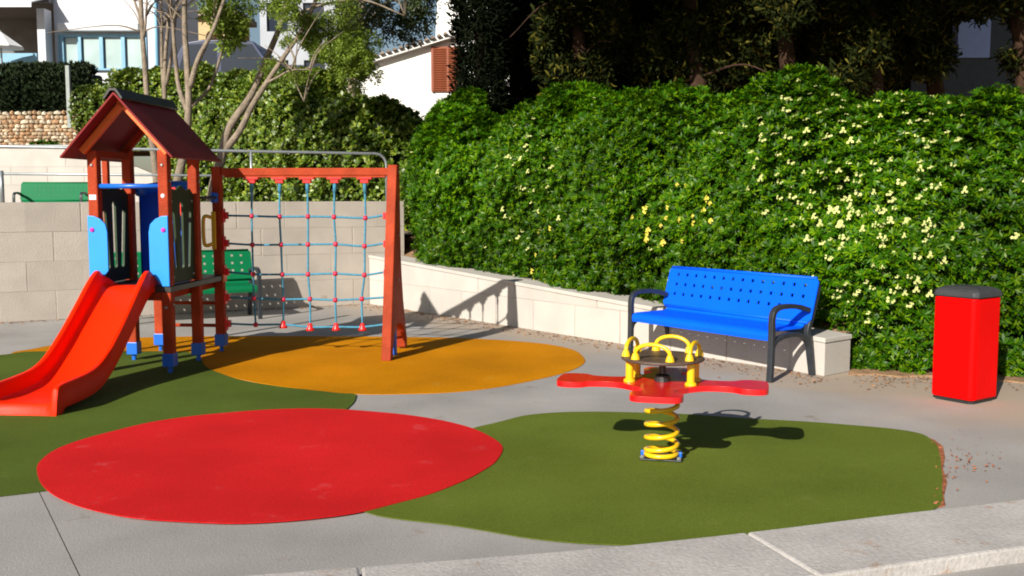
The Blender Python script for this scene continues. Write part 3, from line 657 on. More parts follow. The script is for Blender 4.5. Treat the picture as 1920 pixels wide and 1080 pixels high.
for k in range(4):
    a = R((-30, 16, 146, 196)[k]); ca, sa = math.cos(a), math.sin(a)
    MB().lathe([(0.036, 0.484), (0.034, 0.497), (0.023, 0.503), (0.023, 0.607), (0.03, 0.612)], 14, (0.20 * ca, 0.20 * sa, 0)).build('column', M_yellow, RK, smooth=False)
for k in range(4):
    a = k * math.pi / 2 - R(13); er = Vector((math.cos(a), math.sin(a), 0)); et = Vector((-math.sin(a), math.cos(a), 0)); c0 = er * 0.195
    pts = [c0 + et * 0.105 + Vector((0, 0, 0.637)), c0 + et * 0.105 + Vector((0, 0, 0.66))] + [c0 + et * 0.105 * math.cos(g) + Vector((0, 0, 0.675 + 0.055 * math.sin(g))) for g in [math.pi * i / 12 for i in range(13)]] + [c0 - et * 0.105 + Vector((0, 0, 0.66)), c0 - et * 0.105 + Vector((0, 0, 0.637))]
    h = MB().tube(pts, 0.0125, 10).build('handle', M_yellow, RK, smooth=True)
    for s in (-1, 1): MB().lathe([(0.027, 0), (0.025, 0.01), (0.017, 0.035)], 12, c0 + et * 0.105 * s + Vector((0, 0, 0.6365))).build('flange', M_yellow, h)
MB().lathe([(0.05, 0.484), (0.045, 0.52), (0.02, 0.53), (0.02, 0.612)], 14).build('centre_stem', M_black, RK)

# ================================================================ BENCHES
def make_bench(name, m, L_=1.75, hole=0.0155):
    """origin: foot of the front right leg; -x along the bench, +y to the back"""
    t = empty(name)
    D_, HS, HB = 0.573, 0.437, 0.874
    # backrest plate with three rows of square holes, reclined
    nb = 14; w, h = L_ - 0.06, 0.40; wb = L_ + 0.07
    def plate_holes(rows, n, w, h, hw, y0, y1):
        hs = []
        for r_ in range(rows):
            yy = y0 + (y1 - y0) * r_ / max(rows - 1, 1)
            for k in range(n):
                xx = -w / 2 + w * (0.055 + 0.89 * k / (n - 1)); hs.append([(xx - hw, yy - hw), (xx + hw, yy - hw), (xx + hw, yy + hw), (xx - hw, yy + hw)])
        return hs
    r = 0.03
    outl = [(-wb / 2 + r, 0), (wb / 2 - r, 0), (wb / 2, r), (wb / 2, h - r), (wb / 2 - r, h), (-wb / 2 + r, h), (-wb / 2, h - r), (-wb / 2, r)]
    rec = R(16)
    fr_ = Matrix.Translation((-L_ / 2, 0.492, 0.475)) @ Matrix.Rotation(math.pi / 2 - rec, 4, 'X')
    bk = MB().prism(outl, plate_holes(3, nb, wb * .96, h, hole, 0.13, 0.33), 0.012, fr_).build('backrest', m, t)
    # rolled edges of the backrest
    for yy in (0.0, h):
        a = fr_ @ Vector((-wb / 2 + .03, yy, 0.006)); b = fr_ @ Vector((wb / 2 - .03, yy, 0.006))
        MB().tube([a, b], 0.016, 10).build('rolled_edge', m, bk, smooth=True)
    # seat: flat perforated sheet with a rolled front
    outs = [(-w / 2, 0.02), (w / 2, 0.02), (w / 2, 0.42), (-w / 2, 0.42)]
    st = MB().prism(outs, plate_holes(3, nb, w, .4, 0.013, 0.12, 0.34), 0.012, Matrix.Translation((-L_ / 2, 0.03, HS - 0.012))).build('seat', m, t)
    fe = [(0, 0.055, HS - 0.008), (0, 0.028, HS - 0.010), (0, 0.008, HS - 0.024), (0, 0.002, HS - 0.05), (0, 0.008, HS - 0.085)]
    MB().band([Vector((-L_ / 2, y, z)) for _, y, z in fe], w, 0.010, (1, 0, 0)).build('front_lip', m, st, smooth=False)
    MB().band([Vector((-L_ / 2, y, z)) for y, z in ((0.44, HS - .006), (0.47, HS + .003), (0.485, HS + .025))], w, 0.010, (1, 0, 0)).build('rear_lip', m, st)
    for k, s in enumerate((0, -L_)):
        x = s
        p1 = smooth_path([(x, 0.0, 0.0), (x, 0.01, 0.20), (x, 0.012, 0.40), (x, 0.012, 0.54), (x, 0.035, 0.605), (x, 0.10, 0.635), (x, 0.22, 0.64), (x, 0.36, 0.625), (x, 0.47, 0.595), (x, 0.50, 0.59)], 4)
        e = MB().band(p1, 0.052, 0.042, (1, 0, 0)).build('end_frame', M_iron, t, bevel=0.008)
        p2 = smooth_path([(x, D_, 0.0), (x, 0.525, 0.22), (x, 0.49, 0.40), (x, 0.535, 0.52), (x, 0.583, 0.66), (x, 0.625, 0.80)], 4)
        MB().band(p2, 0.050, 0.046, (1, 0, 0)).build('rear_leg', M_iron, e, bevel=0.008)
        p3 = smooth_path([(x, 0.012, 0.27), (x, 0.04, 0.33), (x, 0.12, 0.372), (x, 0.25, 0.388), (x, 0.38, 0.375), (x, 0.46, 0.335), (x, 0.50, 0.28)], 4)
        MB().band(p3, 0.046, 0.040, (1, 0, 0)).build('seat_support', M_iron, e, bevel=0.006)
    return t
b1 = make_bench('park_bench', M_bench_blue); b1.location = (2.205, 8.56, 0.002); b1.rotation_euler = (0, 0, -0.938)
tag(b1, 'bright blue perforated metal bench with dark arms before the hedge', 'bench')
b2 = make_bench('park_bench', M_bench_green); gp = onz(488, 598); b2.location = (gp.x, gp.y, 0.002); b2.rotation_euler = (0, 0, math.atan2(wd.y, wd.x) + 0.02)
tag(b2, 'green metal bench against the tall wall, behind the play tower', 'bench')
b3 = make_bench('park_bench', M_bench_green, 1.36, 0.005); pz = ony(152, 380, 21.6); b3.location = (pz.x, 21.6, 0.998); b3.rotation_euler = (0, 0, 0.12)
tag(b3, 'far green bench on the upper terrace behind the steel railing', 'bench')

# ================================================================ LITTER BIN
BN = empty('litter_bin', (3.505, 7.60, 0), 0.0); tag(BN, 'red square litter bin with black lid beside the hedge', 'litter bin')
aL = R(180 - 26); aR = R(57)
eL = Vector((math.cos(aL), math.sin(aL), 0)) ; 
th = R(-55); BN.rotation_euler = (0, 0, th)
# local: front corner near origin, side s, chamfered
sb, ch = 0.365, 0.03
def sq(g, c_): return [(-sb + c_ - g, -g), (-c_ + g, -g), (g, c_ - g), (g, sb - c_ + g), (-c_ + g, sb + g), (-sb + c_ - g, sb + g), (-sb - g, sb - c_ + g), (-sb - g, c_ - g)]
MB().prism(sq(-0.02, ch), [], 0.03, Matrix.Translation((0, 0, 0.0))).build('plinth', M_black, BN)
bd = MB().prism(sq(0, ch), [], 0.785, Matrix.Translation((0, 0, 0.028))).build('body', M_bin, BN, bevel=0.016, seg=3)
m = MB(); rings = [(0.006, 0.815), (0.008, 0.828), (0.004, 0.858), (-0.018, 0.878), (-0.06, 0.892), (-0.12, 0.897)]
vs = []
for g, z in rings: vs += [(x, y, z) for x, y in sq(g, ch if g > -.06 else 0.02)]
fs = [(i * 8 + k, i * 8 + (k + 1) % 8, i * 8 + 8 + (k + 1) % 8, i * 8 + 8 + k) for i in range(len(rings) - 1) for k in range(8)] + [tuple(range(7, -1, -1)), tuple((len(rings) - 1) * 8 + k for k in range(8))]
m.add(vs, fs).build('lid', mat('grey_black_lid', (0.042, 0.043, 0.048), 0.55, 0.15, 8, 0.1, 60, spec=0.3), BN, bevel=0.008)
MB().box(-0.22, -0.14, -0.012, -0.002, 0.77, 0.80).build('latch', M_bin, BN, bevel=0.003)

# ================================================================ HEDGES
ROS = leaf_template(8, 0.080, 0.021, 0.95, 0.08, 3)
ROS2 = leaf_template(8, 0.080, 0.024, 0.85, 0.05, 5)
def hedge(name, path, depth, n, m, mcore, label, cat='hedge', tmpl=ROS, sc=(0.8, 1.3), bulge=0.22, amp=0.16, fs_=1.6, jitter=0.28, core_in=0.24, group=None, seed=3.0):
    """path: (x, y, z foot, z top) of the face, left to right seen from the yard; leaves on face and top"""
    P4 = smooth_path([Vector((p[0], p[1], p[2])) for p in path], 6); T4 = smooth_path([Vector((p[3], 0, 0)) for p in path], 6)
    t = empty(name, P4[0]); tag(t, label, cat, group)
    inv = Matrix.Translation(-P4[0])
    cum = [0]
    for a, b in zip(P4, P4[1:]): cum.append(cum[-1] + (b - a).length)
    def at(s):
        i = 0
        i = min(np.searchsorted(cum, s, side='right') - 1, len(P4) - 2); i = max(i, 0)
        f = (s - cum[i]) / max(cum[i + 1] - cum[i], 1e-6); d = (P4[i + 1] - P4[i]); d.z = 0; d.normalize()
        a = P4[max(i - 1, 0)]; b = P4[min(i + 2, len(P4) - 1)]; d2 = b - a; d2.z = 0; d2.normalize(); d = (d + d2).normalized()
        return P4[i].lerp(P4[i + 1], f), T4[i].x + (T4[i + 1].x - T4[i].x) * f, d, Vector((d.y, -d.x, 0))
    def surf(s, q):
        """q 0..1 up the face, 1..2 back over the top; returns point, normal"""
        p, zt, d, nn = at(s); H_ = zt - p.z
        if q <= 1:
            off = bulge * math.sin(math.pi * min(q * 0.85 + 0.08, 1)) - 0.35 * max(0, q - 0.72) ** 1.5 / 0.28 ** 1.5 * 0.55
            pt = p + nn * off + Vector((0, 0, H_ * (q - 0.09 * max(0, q - .8) / .2 * 0.4)))
            nr = (nn * (1.0 - 0.75 * max(0, q - 0.6) / 0.4) + Vector((0, 0, 0.15 + 0.9 * max(0, q - 0.6) / 0.4)))
        else:
            pt = p - nn * (0.19 + (q - 1) * depth) + Vector((0, 0, H_ * (0.964 + 0.03 * math.sin(math.pi * (q - 1))))); nr = Vector((0, 0, 1)) + nn * 0.15
        b = wob(pt, fs_, seed) * amp + wob(pt, fs_ * 3.1, seed + 9) * amp * 0.5
        nr.normalize(); return pt + nr * b, nr, b
    Ls = cum[-1]; qtop = 1 + 0.45
    # core
    ns, nq = max(8, int(Ls / 0.3)), 14; rows__ = []
    for i in range(ns + 1):
        r_ = []
        for k in range(nq + 1):
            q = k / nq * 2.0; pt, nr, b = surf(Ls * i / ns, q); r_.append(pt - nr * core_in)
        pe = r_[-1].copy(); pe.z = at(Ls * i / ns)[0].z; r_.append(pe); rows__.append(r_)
    nk = len(rows__[0]); V = [inv @ p for r_ in rows__ for p in r_]
    Fq = [(i * nk + k, (i + 1) * nk + k, (i + 1) * nk + k + 1, i * nk + k + 1) for i in range(ns) for k in range(nk - 1)] + [tuple(range(nk)), tuple(ns * nk + k for k in range(nk - 1, -1, -1))]
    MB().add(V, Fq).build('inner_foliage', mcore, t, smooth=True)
    pos = np.zeros((n, 3)); nrm = np.zeros((n, 3)); k = 0; tries = 0
    while k < n and tries < n * 3:
        tries += 1
        s = random.random() * Ls; q = random.random() * qtop
        pt, nr, b = surf(s, q)
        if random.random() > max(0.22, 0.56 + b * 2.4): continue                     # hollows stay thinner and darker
        dd = random.random() ** 1.6 * jitter
        pt = pt - nr * (dd - 0.06) + Vector((random.gauss(0, .02), random.gauss(0, .02), random.gauss(0, .02)))
        v = nr * 0.9 + Vector((0, -0.15, 0.35)) + Vector((random.gauss(0, .4), random.gauss(0, .4), random.gauss(0, .35)))
        pos[k] = inv @ pt; nrm[k] = v; k += 1
    pos, nrm = pos[:k], nrm[:k]
    o = scatter('foliage', tmpl[0], tmpl[1], pos, nrm, rng.uniform(*sc, size=k), m, t); o['kind'] = 'stuff'
    return t, surf, Ls, inv, at
off = 0.36
def wallpt(s, o_=off): p = WC + sdir * s - sn * o_; return p
hp_ = []
p = wallpt(-0.15, 1.9); hp_.append((-1.27, 16.9, 0.9, 2.98))
hp_.append((-1.27, 15.5, 0.8, 2.95))
for s, zt in ((1.05, 2.64), (1.8, 2.58), (2.9, 2.80), (3.6, 2.84), (4.6, 2.76), (5.5, 2.74), (6.3, 2.68), (7.1, 2.58)):
    p = wallpt(s); hp_.append((p.x, p.y, stop(s) - 0.08, zt))
hp_ += [(3.22, 9.20, 0.0, 2.46), (3.75, 9.00, 0.0, 2.50), (4.4, 8.85, 0.0, 2.54), (5.3, 8.75, 0.0, 2.5), (6.6, 8.6, 0.0, 2.6)]
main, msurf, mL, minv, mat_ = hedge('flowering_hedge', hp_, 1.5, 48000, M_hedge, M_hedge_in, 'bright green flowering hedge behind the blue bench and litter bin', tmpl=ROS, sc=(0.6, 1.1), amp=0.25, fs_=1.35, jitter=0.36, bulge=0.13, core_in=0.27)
# the largest sprigs stand out one by one
spr = [fast_mesh('leaf_sprig', ROS2[0], ROS2[1], M_hedge), fast_mesh('leaf_sprig', ROS[0], ROS[1], M_hedge)]
def face_rot(v): return Vector(v).to_track_quat('Z', 'Y').to_euler()
for k in range(280):
    s = random.random() * mL; q = random.random() * 1.15
    pt, nr, b = msurf(s, q)
    v = nr + Vector((random.gauss(0, .3), random.gauss(0, .3), 0.5 + random.gauss(0, .3))); sc_ = random.uniform(0.85, 1.25)
    inst('leaf_sprig', random.choice(spr), main, minv @ (pt + nr * random.uniform(0.03, 0.13)), face_rot(v), (sc_,) * 3)
# flower clusters
def flower_mesh(m, n, seed):
    rs = random.Random(seed); V = []; Q = []
    for i in range(n):
        a = rs.random() * 6.28; rr = 0.033 * math.sqrt(rs.random()); c0 = Vector((rr * math.cos(a), rr * math.sin(a), 0.012 * rs.random() - rr * .4)); tilt = Vector((c0.x * 14, c0.y * 14, 1)).normalized()
        ax = tilt.orthogonal().normalized(); ay = tilt.cross(ax); a0 = rs.random() * 6
        for k in range(5):
            g = a0 + 2 * math.pi * k / 5; d = ax * math.cos(g) + ay * math.sin(g); s = ax * -math.sin(g) + ay * math.cos(g); o_ = len(V)
            V += [c0 - s * .0015, c0 + d * 0.009 - s * 0.0055 + tilt * .003, c0 + d * 0.0145 + tilt * .001, c0 + d * 0.009 + s * 0.0055 + tilt * .003]; Q.append((o_, o_ + 1, o_ + 2, o_ + 3))
    return fast_mesh('flower_cluster', np.array(V), np.array(Q), m)
FLM = [flower_mesh(M_flower, 5, 1), flower_mesh(M_flower, 4, 2), flower_mesh(M_flower, 7, 3)]; FLY = [flower_mesh(M_flower_y, 6, 4), flower_mesh(M_flower_y, 8, 5)]
def proj(p):
    d = p.y * _c - (p.z - CAMH) * _s; u = p.y * _s + (p.z - CAMH) * _c
    return 960 + FPX * p.x / d, 540 - FPX * u / d
grid = []
for i in range(5200):
    s = random.random() * mL; q = random.random() * 1.02; pt, nr, b = msurf(s, q); grid.append((pt, nr))
zones = [((1590, 300, 150, 130, -0.3), 118, 0), ((1640, 480, 100, 110, -0.2), 62, 0), ((1000, 350, 60, 95, 0.2), 36, 0), ((1275, 410, 60, 55, 0.2), 24, 1), ((1030, 470, 30, 60, 0), 8, 1), ((860, 300, 90, 110, 0), 12, 0), ((1800, 330, 110, 160, 0), 14, 0)]
for (cx_, cy_, rx_, ry_, _), cnt, kind in zones:
    cand = []
    for pt, nr in grid:
        x_, y_ = proj(pt)
        d2 = ((x_ - cx_) / rx_) ** 2 + ((y_ - cy_) / ry_) ** 2
        if d2 < 1.25 * (0.6 + 0.8 * random.random()): cand.append((pt, nr))
    while 0 < len(cand) < cnt:
        p_, n_ = random.choice(cand); cand.append((p_ + Vector((random.gauss(0, .07), random.gauss(0, .05), random.gauss(0, .07))), n_))
    random.shuffle(cand); pick = []
    for pt, nr in cand:
        if len(pick) < cnt and all((pt - p_).length > 0.075 for p_, _n in pick): pick.append((pt, nr))
    for pt, nr in pick:
        v = nr + Vector((random.gauss(0, .25), random.gauss(0, .25) - .3, .25)); sc_ = random.uniform(0.55, 1.15)
        inst('flower_cluster', random.choice(FLY if kind else FLM), main, minv @ (pt + nr * 0.10 + Vector((random.gauss(0, .03), 0, random.gauss(0, .03)))), face_rot(v), (sc_,) * 3)
for pt, nr in random.sample(grid, 22): inst('flower_cluster', FLM[1], main, minv @ (pt + nr * 0.08), face_rot(nr), (0.7,) * 3)
# hedge behind the terrace
bh = []
for px, Y, zf, yt in ((168, 26.2, 2.7, 165), (200, 25.6, 2.7, 140), (300, 24.6, 2.5, 138), (400, 23.0, 1.0, 140), (480, 21.0, 1.0, 150), (560, 19.2, 1.0, 150), (650, 18.0, 1.0, 186), (720, 17.3, 1.0, 206), (775, 17.2, 1.0, 215)):
    g = ony(px, yt, Y); bh.append((g.x, g.y, zf, g.z))
BLF = leaf_template(7, 0.11, 0.045, 1.0, 0.1, 9)
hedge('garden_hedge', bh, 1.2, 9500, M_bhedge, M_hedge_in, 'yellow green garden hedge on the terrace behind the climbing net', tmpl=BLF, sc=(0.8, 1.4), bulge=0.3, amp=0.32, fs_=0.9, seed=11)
# dark clipped hedge with posts over the rubble wall
dh = []
for px in (-60, 30, 100, 166): g = ony(px, 126, 27.6); dh.append((g.x, g.y, z1 - 0.15, g.z))
CYT = leaf_template(7, 0.13, 0.035, 0.6, 0.0, 21)
hedge('clipped_hedge', dh, 0.7, 3200, mat('yew_leaf', (0.020, 0.034, 0.013), 0.6, 0.3, 2, island=0.5, spec=0.2), mat('yew_shade', (0.010, 0.016, 0.008), 0.9, 0.3, 4), 'dark clipped hedge on top of the rubble wall', tmpl=CYT, sc=(0.8, 1.3), bulge=0.08, amp=0.10, seed=21, core_in=0.15)
for k, px in enumerate((134,)):
    a = ony(px, 125, 26.95); bz = z1 - 0.05 if k else ony(px, 240, 26.7).z
    o = MB().box(-0.05, 0.05, -0.05, 0.05, 0, a.z - bz).build('fence_post', mat('weathered_post', (0.05, 0.075, 0.07), 0.8) if k else mat('pale_post', (0.30, 0.34, 0.33), 0.8), bevel=0.01); o.location = (a.x, 26.98 if k else 26.72, bz)
    tag(o, ('pale tall post in front of the rubble wall', 'short bluish post at the far left of the dark hedge', 'bluish post amid the dark clipped hedge')[k], 'post')

# ================================================================ TREES
def limb(m, pts, r0, r1, n=7):
    q = smooth_path(pts, 5); N = len(q); m.tube(q, [r0 + (r1 - r0) * (i / (N - 1)) ** 0.8 for i in range(N)], n)
def cloud(name, blobs, n, tmpl, m, parent, sc, gap=0.0, inv=Vector((0, 0, 0)), gs=1.2, updir=0.4):
    w = np.array([b[1] * b[2] * b[3] for b in blobs]); w = w / w.sum(); pos = []; nrm = []; tries = 0
    while len(pos) < n and tries < n * 6:
        tries += 1
        c0, rx_, ry_, rz_ = blobs[rng.choice(len(blobs), p=w)]
        d = Vector(rng.normal(size=3)).normalized(); rr = random.random() ** 0.4
        p = Vector(c0) + Vector((d.x * rx_, d.y * ry_, d.z * rz_)) * rr
        if wob(p, gs, 5) + 0.4 * wob(p, gs * 2.7, 8) < gap: continue
        pos.append(p - inv); nrm.append(d + Vector((0, 0, updir)) + Vector(rng.normal(size=3)) * 0.5)
    o = scatter(name, tmpl[0], tmpl[1], np.array([tuple(p) for p in pos]), np.array([tuple(v) for v in nrm]), rng.uniform(*sc, size=len(pos)), m, parent); o['kind'] = 'stuff'
    return o
OLV = leaf_template(7, 0.13, 0.030, 0.9, 0.15, 31, base=1.2)
def px3(lst, Y): return [ony(x, y, Y + dy) for x, y, dy in lst]
def trunk_tree(name, label, Y, limbs, blobs, nleaf, m, gap, group=None, sc=(0.8, 1.3), bark=M_bark, twigs=26):
    b0 = ony(limbs[0][0][0][0], limbs[0][0][0][1], Y); root = Vector((b0.x, Y, 0.98))
    t = empty(name, root); tag(t, label, 'tree', group)
    m_ = MB(); ends = []
    for i, (pp, r0, r1) in enumerate(limbs):
        pts = px3(pp, Y)
        if i == 0: pts = [Vector((pts[0].x, Y, 0.97))] + pts
        limb(m_, [p - root for p in pts], r0, r1); ends += pts[-2:]
    tr = m_.build('trunk', bark, t, smooth=True)
    tw = MB()
    for k in range(twigs):
        e = random.choice(ends); d = Vector((random.gauss(0, .5), random.gauss(0, .5), random.uniform(-.1, .9)))
        pts = [e, e + d * 0.35 + Vector((0, 0, .1)), e + d * random.uniform(0.7, 1.3)]; limb(tw, [p - root for p in pts], 0.016, 0.004, 5)
    tw.build('twigs', bark, tr, smooth=True)
    if nleaf:
        bl = [(ony(x, y, Y + dy), rx_, ry_, rz_) for x, y, dy, rx_, ry_, rz_ in blobs]
        cloud('crown', bl, nleaf, OLV, m, t, sc, gap, root)
    return t
trunk_tree('slender_tree', 'leaning twin-stemmed tree rising behind the left post of the climbing net', 15.6,
  [([(398, 368, 0), (414, 300, 0), (430, 240, 0), (470, 180, .1), (500, 110, .2), (528, 40, .3), (552, -60, .4)], 0.095, 0.035),
   ([(420, 285, 0), (450, 245, -.1), (472, 200, -.15), (500, 155, -.2), (530, 110, -.2), (575, 40, 0), (610, -50, 0)], 0.06, 0.025),
   ([(500, 155, -.2), (520, 145, -.3), (545, 132, -.4), (580, 130, -.4)], 0.02, 0.008), ([(535, 75, -.1), (552, 110, -.2), (553, 150, -.2), (570, 190, -.2)], 0.02, 0.008),
   ([(528, 40, .3), (600, 10, .2), (680, 0, .2), (760, 30, .2)], 0.03, 0.010)],
  [(540, 30, 0, .75, .8, .7), (610, 70, .2, .6, .7, .65), (650, 130, .2, .42, .5, .55), (500, 80, 0, .35, .5, .4), (600, -70, 1.2, 1.0, .9, .5), (665, 190, .3, .25, .3, .3), (545, 110, -.2, .5, .5, .4), (690, 110, .4, .35, .4, .5), (500, 60, -.2, .35, .4, .4), (600, 20, -.5, .6, .4, .4)], 4600, M_treeleaf, 0.10, sc=(0.4, 0.8))
trunk_tree('slender_tree', 'pale forked tree standing behind the tower roof', 15.0,
  [([(326, 372, 0), (338, 320, 0), (350, 250, 0), (354, 190, 0), (350, 110, 0), (346, 40, 0), (348, -60, 0)], 0.085, 0.032),
   ([(352, 210, 0), (336, 165, .1), (328, 100, .1), (324, 40, .1), (318, -50, .1)], 0.045, 0.018), ([(356, 165, 0), (372, 110, -.1), (398, 60, -.1), (420, 0, -.1), (440, -60, -.1)], 0.045, 0.018),
   ([(362, 135, 0), (385, 90, .1), (402, 40, .1), (410, -20, .1)], 0.03, 0.012), ([(358, 200, 0), (392, 165, .3), (412, 110, .3), (425, 60, .3), (440, 0, .3)], 0.03, 0.012)],
  [(410, 20, 0, .35, .4, .35), (440, 70, .2, .25, .3, .25), (440, 70, .2, .2, .2, .2)], 260, M_treeleaf, 0.1)
trunk_tree('slender_tree', 'thin bare tree in front of the white house window', 15.3,
  [([(296, 372, 0), (290, 300, 0), (279, 220, 0), (273, 140, 0), (267, 60, 0), (262, -50, 0)], 0.07, 0.03), ([(270, 70, 0), (262, 30, 0), (252, 0, 0), (246, -40, 0)], 0.03, 0.012), ([(268, 80, 0), (274, 30, 0), (276, -40, 0)], 0.025, 0.012)],
  [(265, -70, 0, .6, .6, .3)], 150, M_treeleaf, 0.1, twigs=14)
trunk_tree('slender_tree', 'cluster of thin bare stems left of the forked tree', 15.9,
  [([(318, 372, 0), (314, 290, 0), (309, 200, 0), (310, 110, 0), (316, 40, 0), (322, -50, 0)], 0.055, 0.022), ([(309, 190, 0), (304, 120, .1), (303, 50, .1), (300, -50, .1)], 0.035, 0.015), ([(312, 160, 0), (322, 100, -.1), (330, 30, -.1), (338, -40, -.1)], 0.03, 0.012)],
  [(320, -70, 0, .6, .6, .3)], 150, M_treeleaf, 0.1, twigs=18)
# tree with a darker crown between the leaning tree and the cypress
trunk_tree('broad_tree', 'dark crowned tree hanging over the white house', 18.6,
  [([(655, 300, 0), (660, 180, 0), (672, 60, 0), (690, -60, 0)], 0.12, 0.06), ([(672, 60, 0), (720, 10, 0), (770, -20, 0)], 0.05, 0.02), ([(690, -40, 0), (740, 0, 0), (790, 20, 0)], 0.04, 0.012), ([(662, 160, 0), (640, 110, 0), (620, 60, 0)], 0.04, 0.015)],
  [(715, 20, 0, .75, .8, .55), (775, 40, 0, .45, .6, .45), (790, -20, 0, .4, .6, .5), (660, 40, .3, .5, .6, .5), (690, -90, 0, 1.6, 1.5, .8)], 2300, mat('dark_tree_leaf', (0.045, 0.070, 0.020), 0.5, 0.3, 1.2, island=0.5, trans=0.15), -0.02)
# cypresses and conifers behind the flowering hedge
CON = leaf_template(8, 0.16, 0.030, 0.9, 0.25, 41, base=1.2); BIGL = leaf_template(7, 0.34, 0.10, 1.0, 0.25, 43, base=1.0)
def cypress(label, px, Y, r, zb, zt, n, group=None):
    x = (px - 960) / FPX * Y; t = empty('cypress_tree', (x, Y, zb)); tag(t, label, 'tree', group)
    MB().tube([(0, 0, -0.1), (0, 0, (zt - zb) * .5), (0.03, 0, (zt - zb) * .96)], [0.12, 0.08, 0.015], 8).build('trunk', M_pinebark, t, smooth=True)
    pos = []; nrm = []
    while len(pos) < n:
        h = random.random() ** 0.8; g = random.random() * 6.283; rr = r * (0.35 + 0.65 * math.sin(math.pi * min(1, h * .9 + .14)) ** .6) * (1 + 0.25 * noise.noise(Vector((math.cos(g) * 2, math.sin(g) * 2, h * 9 + px)))) * random.random() ** .25
        pos.append((rr * math.cos(g), rr * math.sin(g), 0.1 + h * (zt - zb))); nrm.append((math.cos(g) * .6, math.sin(g) * .6, 0.9))
    o = scatter('crown', CON[0], CON[1], np.array(pos), np.array(nrm), rng.uniform(.8, 1.4, size=n), M_cypress, t); o['kind'] = 'stuff'
    return t
cypress('narrow black green cypress beside the brown shutter', 903, 16.8, 0.46, 1.55, 9.0, 3600)
cypress('second dark cypress just right of the cypress by the shutter', 965, 18.4, 0.62, 1.55, 9.5, 3600)
def conifer(label, px, Y, trunk_px, blobs, n, hi, group='dark conifers behind the flowering hedge'):
    x = (px - 960) / FPX * Y; root = Vector((x, Y, 1.5)); t = empty('conifer_tree', root); tag(t, label, 'tree', group)
    m_ = MB(); limb(m_, [Vector((0, 0, -0.1)), Vector((0.05, 0, 1.5)), Vector((-.08, .1, 3.2)), Vector((0.1, 0, 6.2))], 0.19, 0.07, 9)
    for k in range(6):
        z = random.uniform(1.6, 5.5); g = random.uniform(0, 6.28); l = random.uniform(0.9, 1.9)
        d = Vector((math.cos(g), math.sin(g), 0)); limb(m_, [Vector((0, 0, z)), d * l * .5 + Vector((0, 0, z + .15)), d * l + Vector((0, 0, z - .15 + random.uniform(-.3, .3)))], 0.028, 0.006, 5)
    tr = m_.build('trunk', M_pinebark, t, smooth=True)
    cloud('crown', [(ony(a, b, Y + dy), rx_, ry_, rz_) for a, b, dy, rx_, ry_, rz_ in blobs], n, CON, M_darkleaf, t, (0.8, 1.35), -0.02, root, 1.5)
    hb = [(root + Vector((random.uniform(-1.2, 1.2), random.uniform(-2.6, 0.4), random.uniform(3.7, 5.6))), 1.5, 1.5, 0.75) for k in range(5)]
    hb = [((Vector((c0.x, c0.y, max(c0.z, CAMH + 0.205 * c0.y + 0.85)))), a, b, c_) for c0, a, b, c_ in hb]
    cloud('unseen_shade_crown', hb, hi, BIGL, M_darkleaf, t, (0.8, 1.3), -0.25, root, 1.0)  # unseen overhang added above the view to shade the trunks and leaves below
    return t
conifer('dark olive conifer with drooping brown twigs right of the two cypresses', 1090, 16.2, None, [(1060, 60, 0, .5, .6, .6), (1110, 120, -.3, .45, .5, .5), (1150, 50, 0, .5, .6, .6), (1180, 130, 0, .5, .6, .5), (1040, 130, 0, .4, .5, .5)], 1500, 1500)
conifer('dark conifer with olive top rising over the middle of the hedge', 1300, 15.6, None, [(1250, 60, .4, .5, .6, .6), (1310, 20, 0, .6, .6, .5), (1350, 110, .3, .55, .6, .5), (1250, 130, .4, .5, .6, .45)], 1300, 1600)
conifer('dark conifer with bare limbs behind the tallest hump of the hedge', 1470, 15.4, None, [(1440, 10, 0, .5, .6, .4), (1480, 70, .9, .5, .5, .5), (1550, 50, .9, .5, .6, .5), (1420, 90, .6, .5, .6, .4), (1475, 90, -.5, .4, .3, .45), (1470, 20, -.6, .4, .3, .4)], 1300, 1600)
conifer('dark conifer with brown trunk behind the cream flowers', 1625, 15.2, None, [(1600, -10, 0, .6, .6, .4), (1660, 40, .8, .5, .6, .5), (1560, 110, 1.2, .5, .5, .4), (1720, 20, .4, .5, .6, .5), (1630, 70, -.5, .3, .3, .5), (1590, 140, -.4, .4, .3, .3)], 1300, 1600)
conifer('dark conifer nearest the right edge of the photo', 1905, 14.6, None, [(1880, 10, 0, .45, .5, .25), (1920, 60, 0, .35, .5, .5), (1790, 0, .5, .5, .6, .28), (1745, 110, .5, .25, .4, .3), (1960, 90, 0, .5, .5, .6)], 1100, 1600)
conifer('dark conifer left of the shaded house wall', 1740, 16.6, None, [(1720, 60, 0, .5, .6, .6), (1690, 120, -.4, .45, .5, .35), (1650, 130, 0, .4, .5, .4)], 1000, 1600)
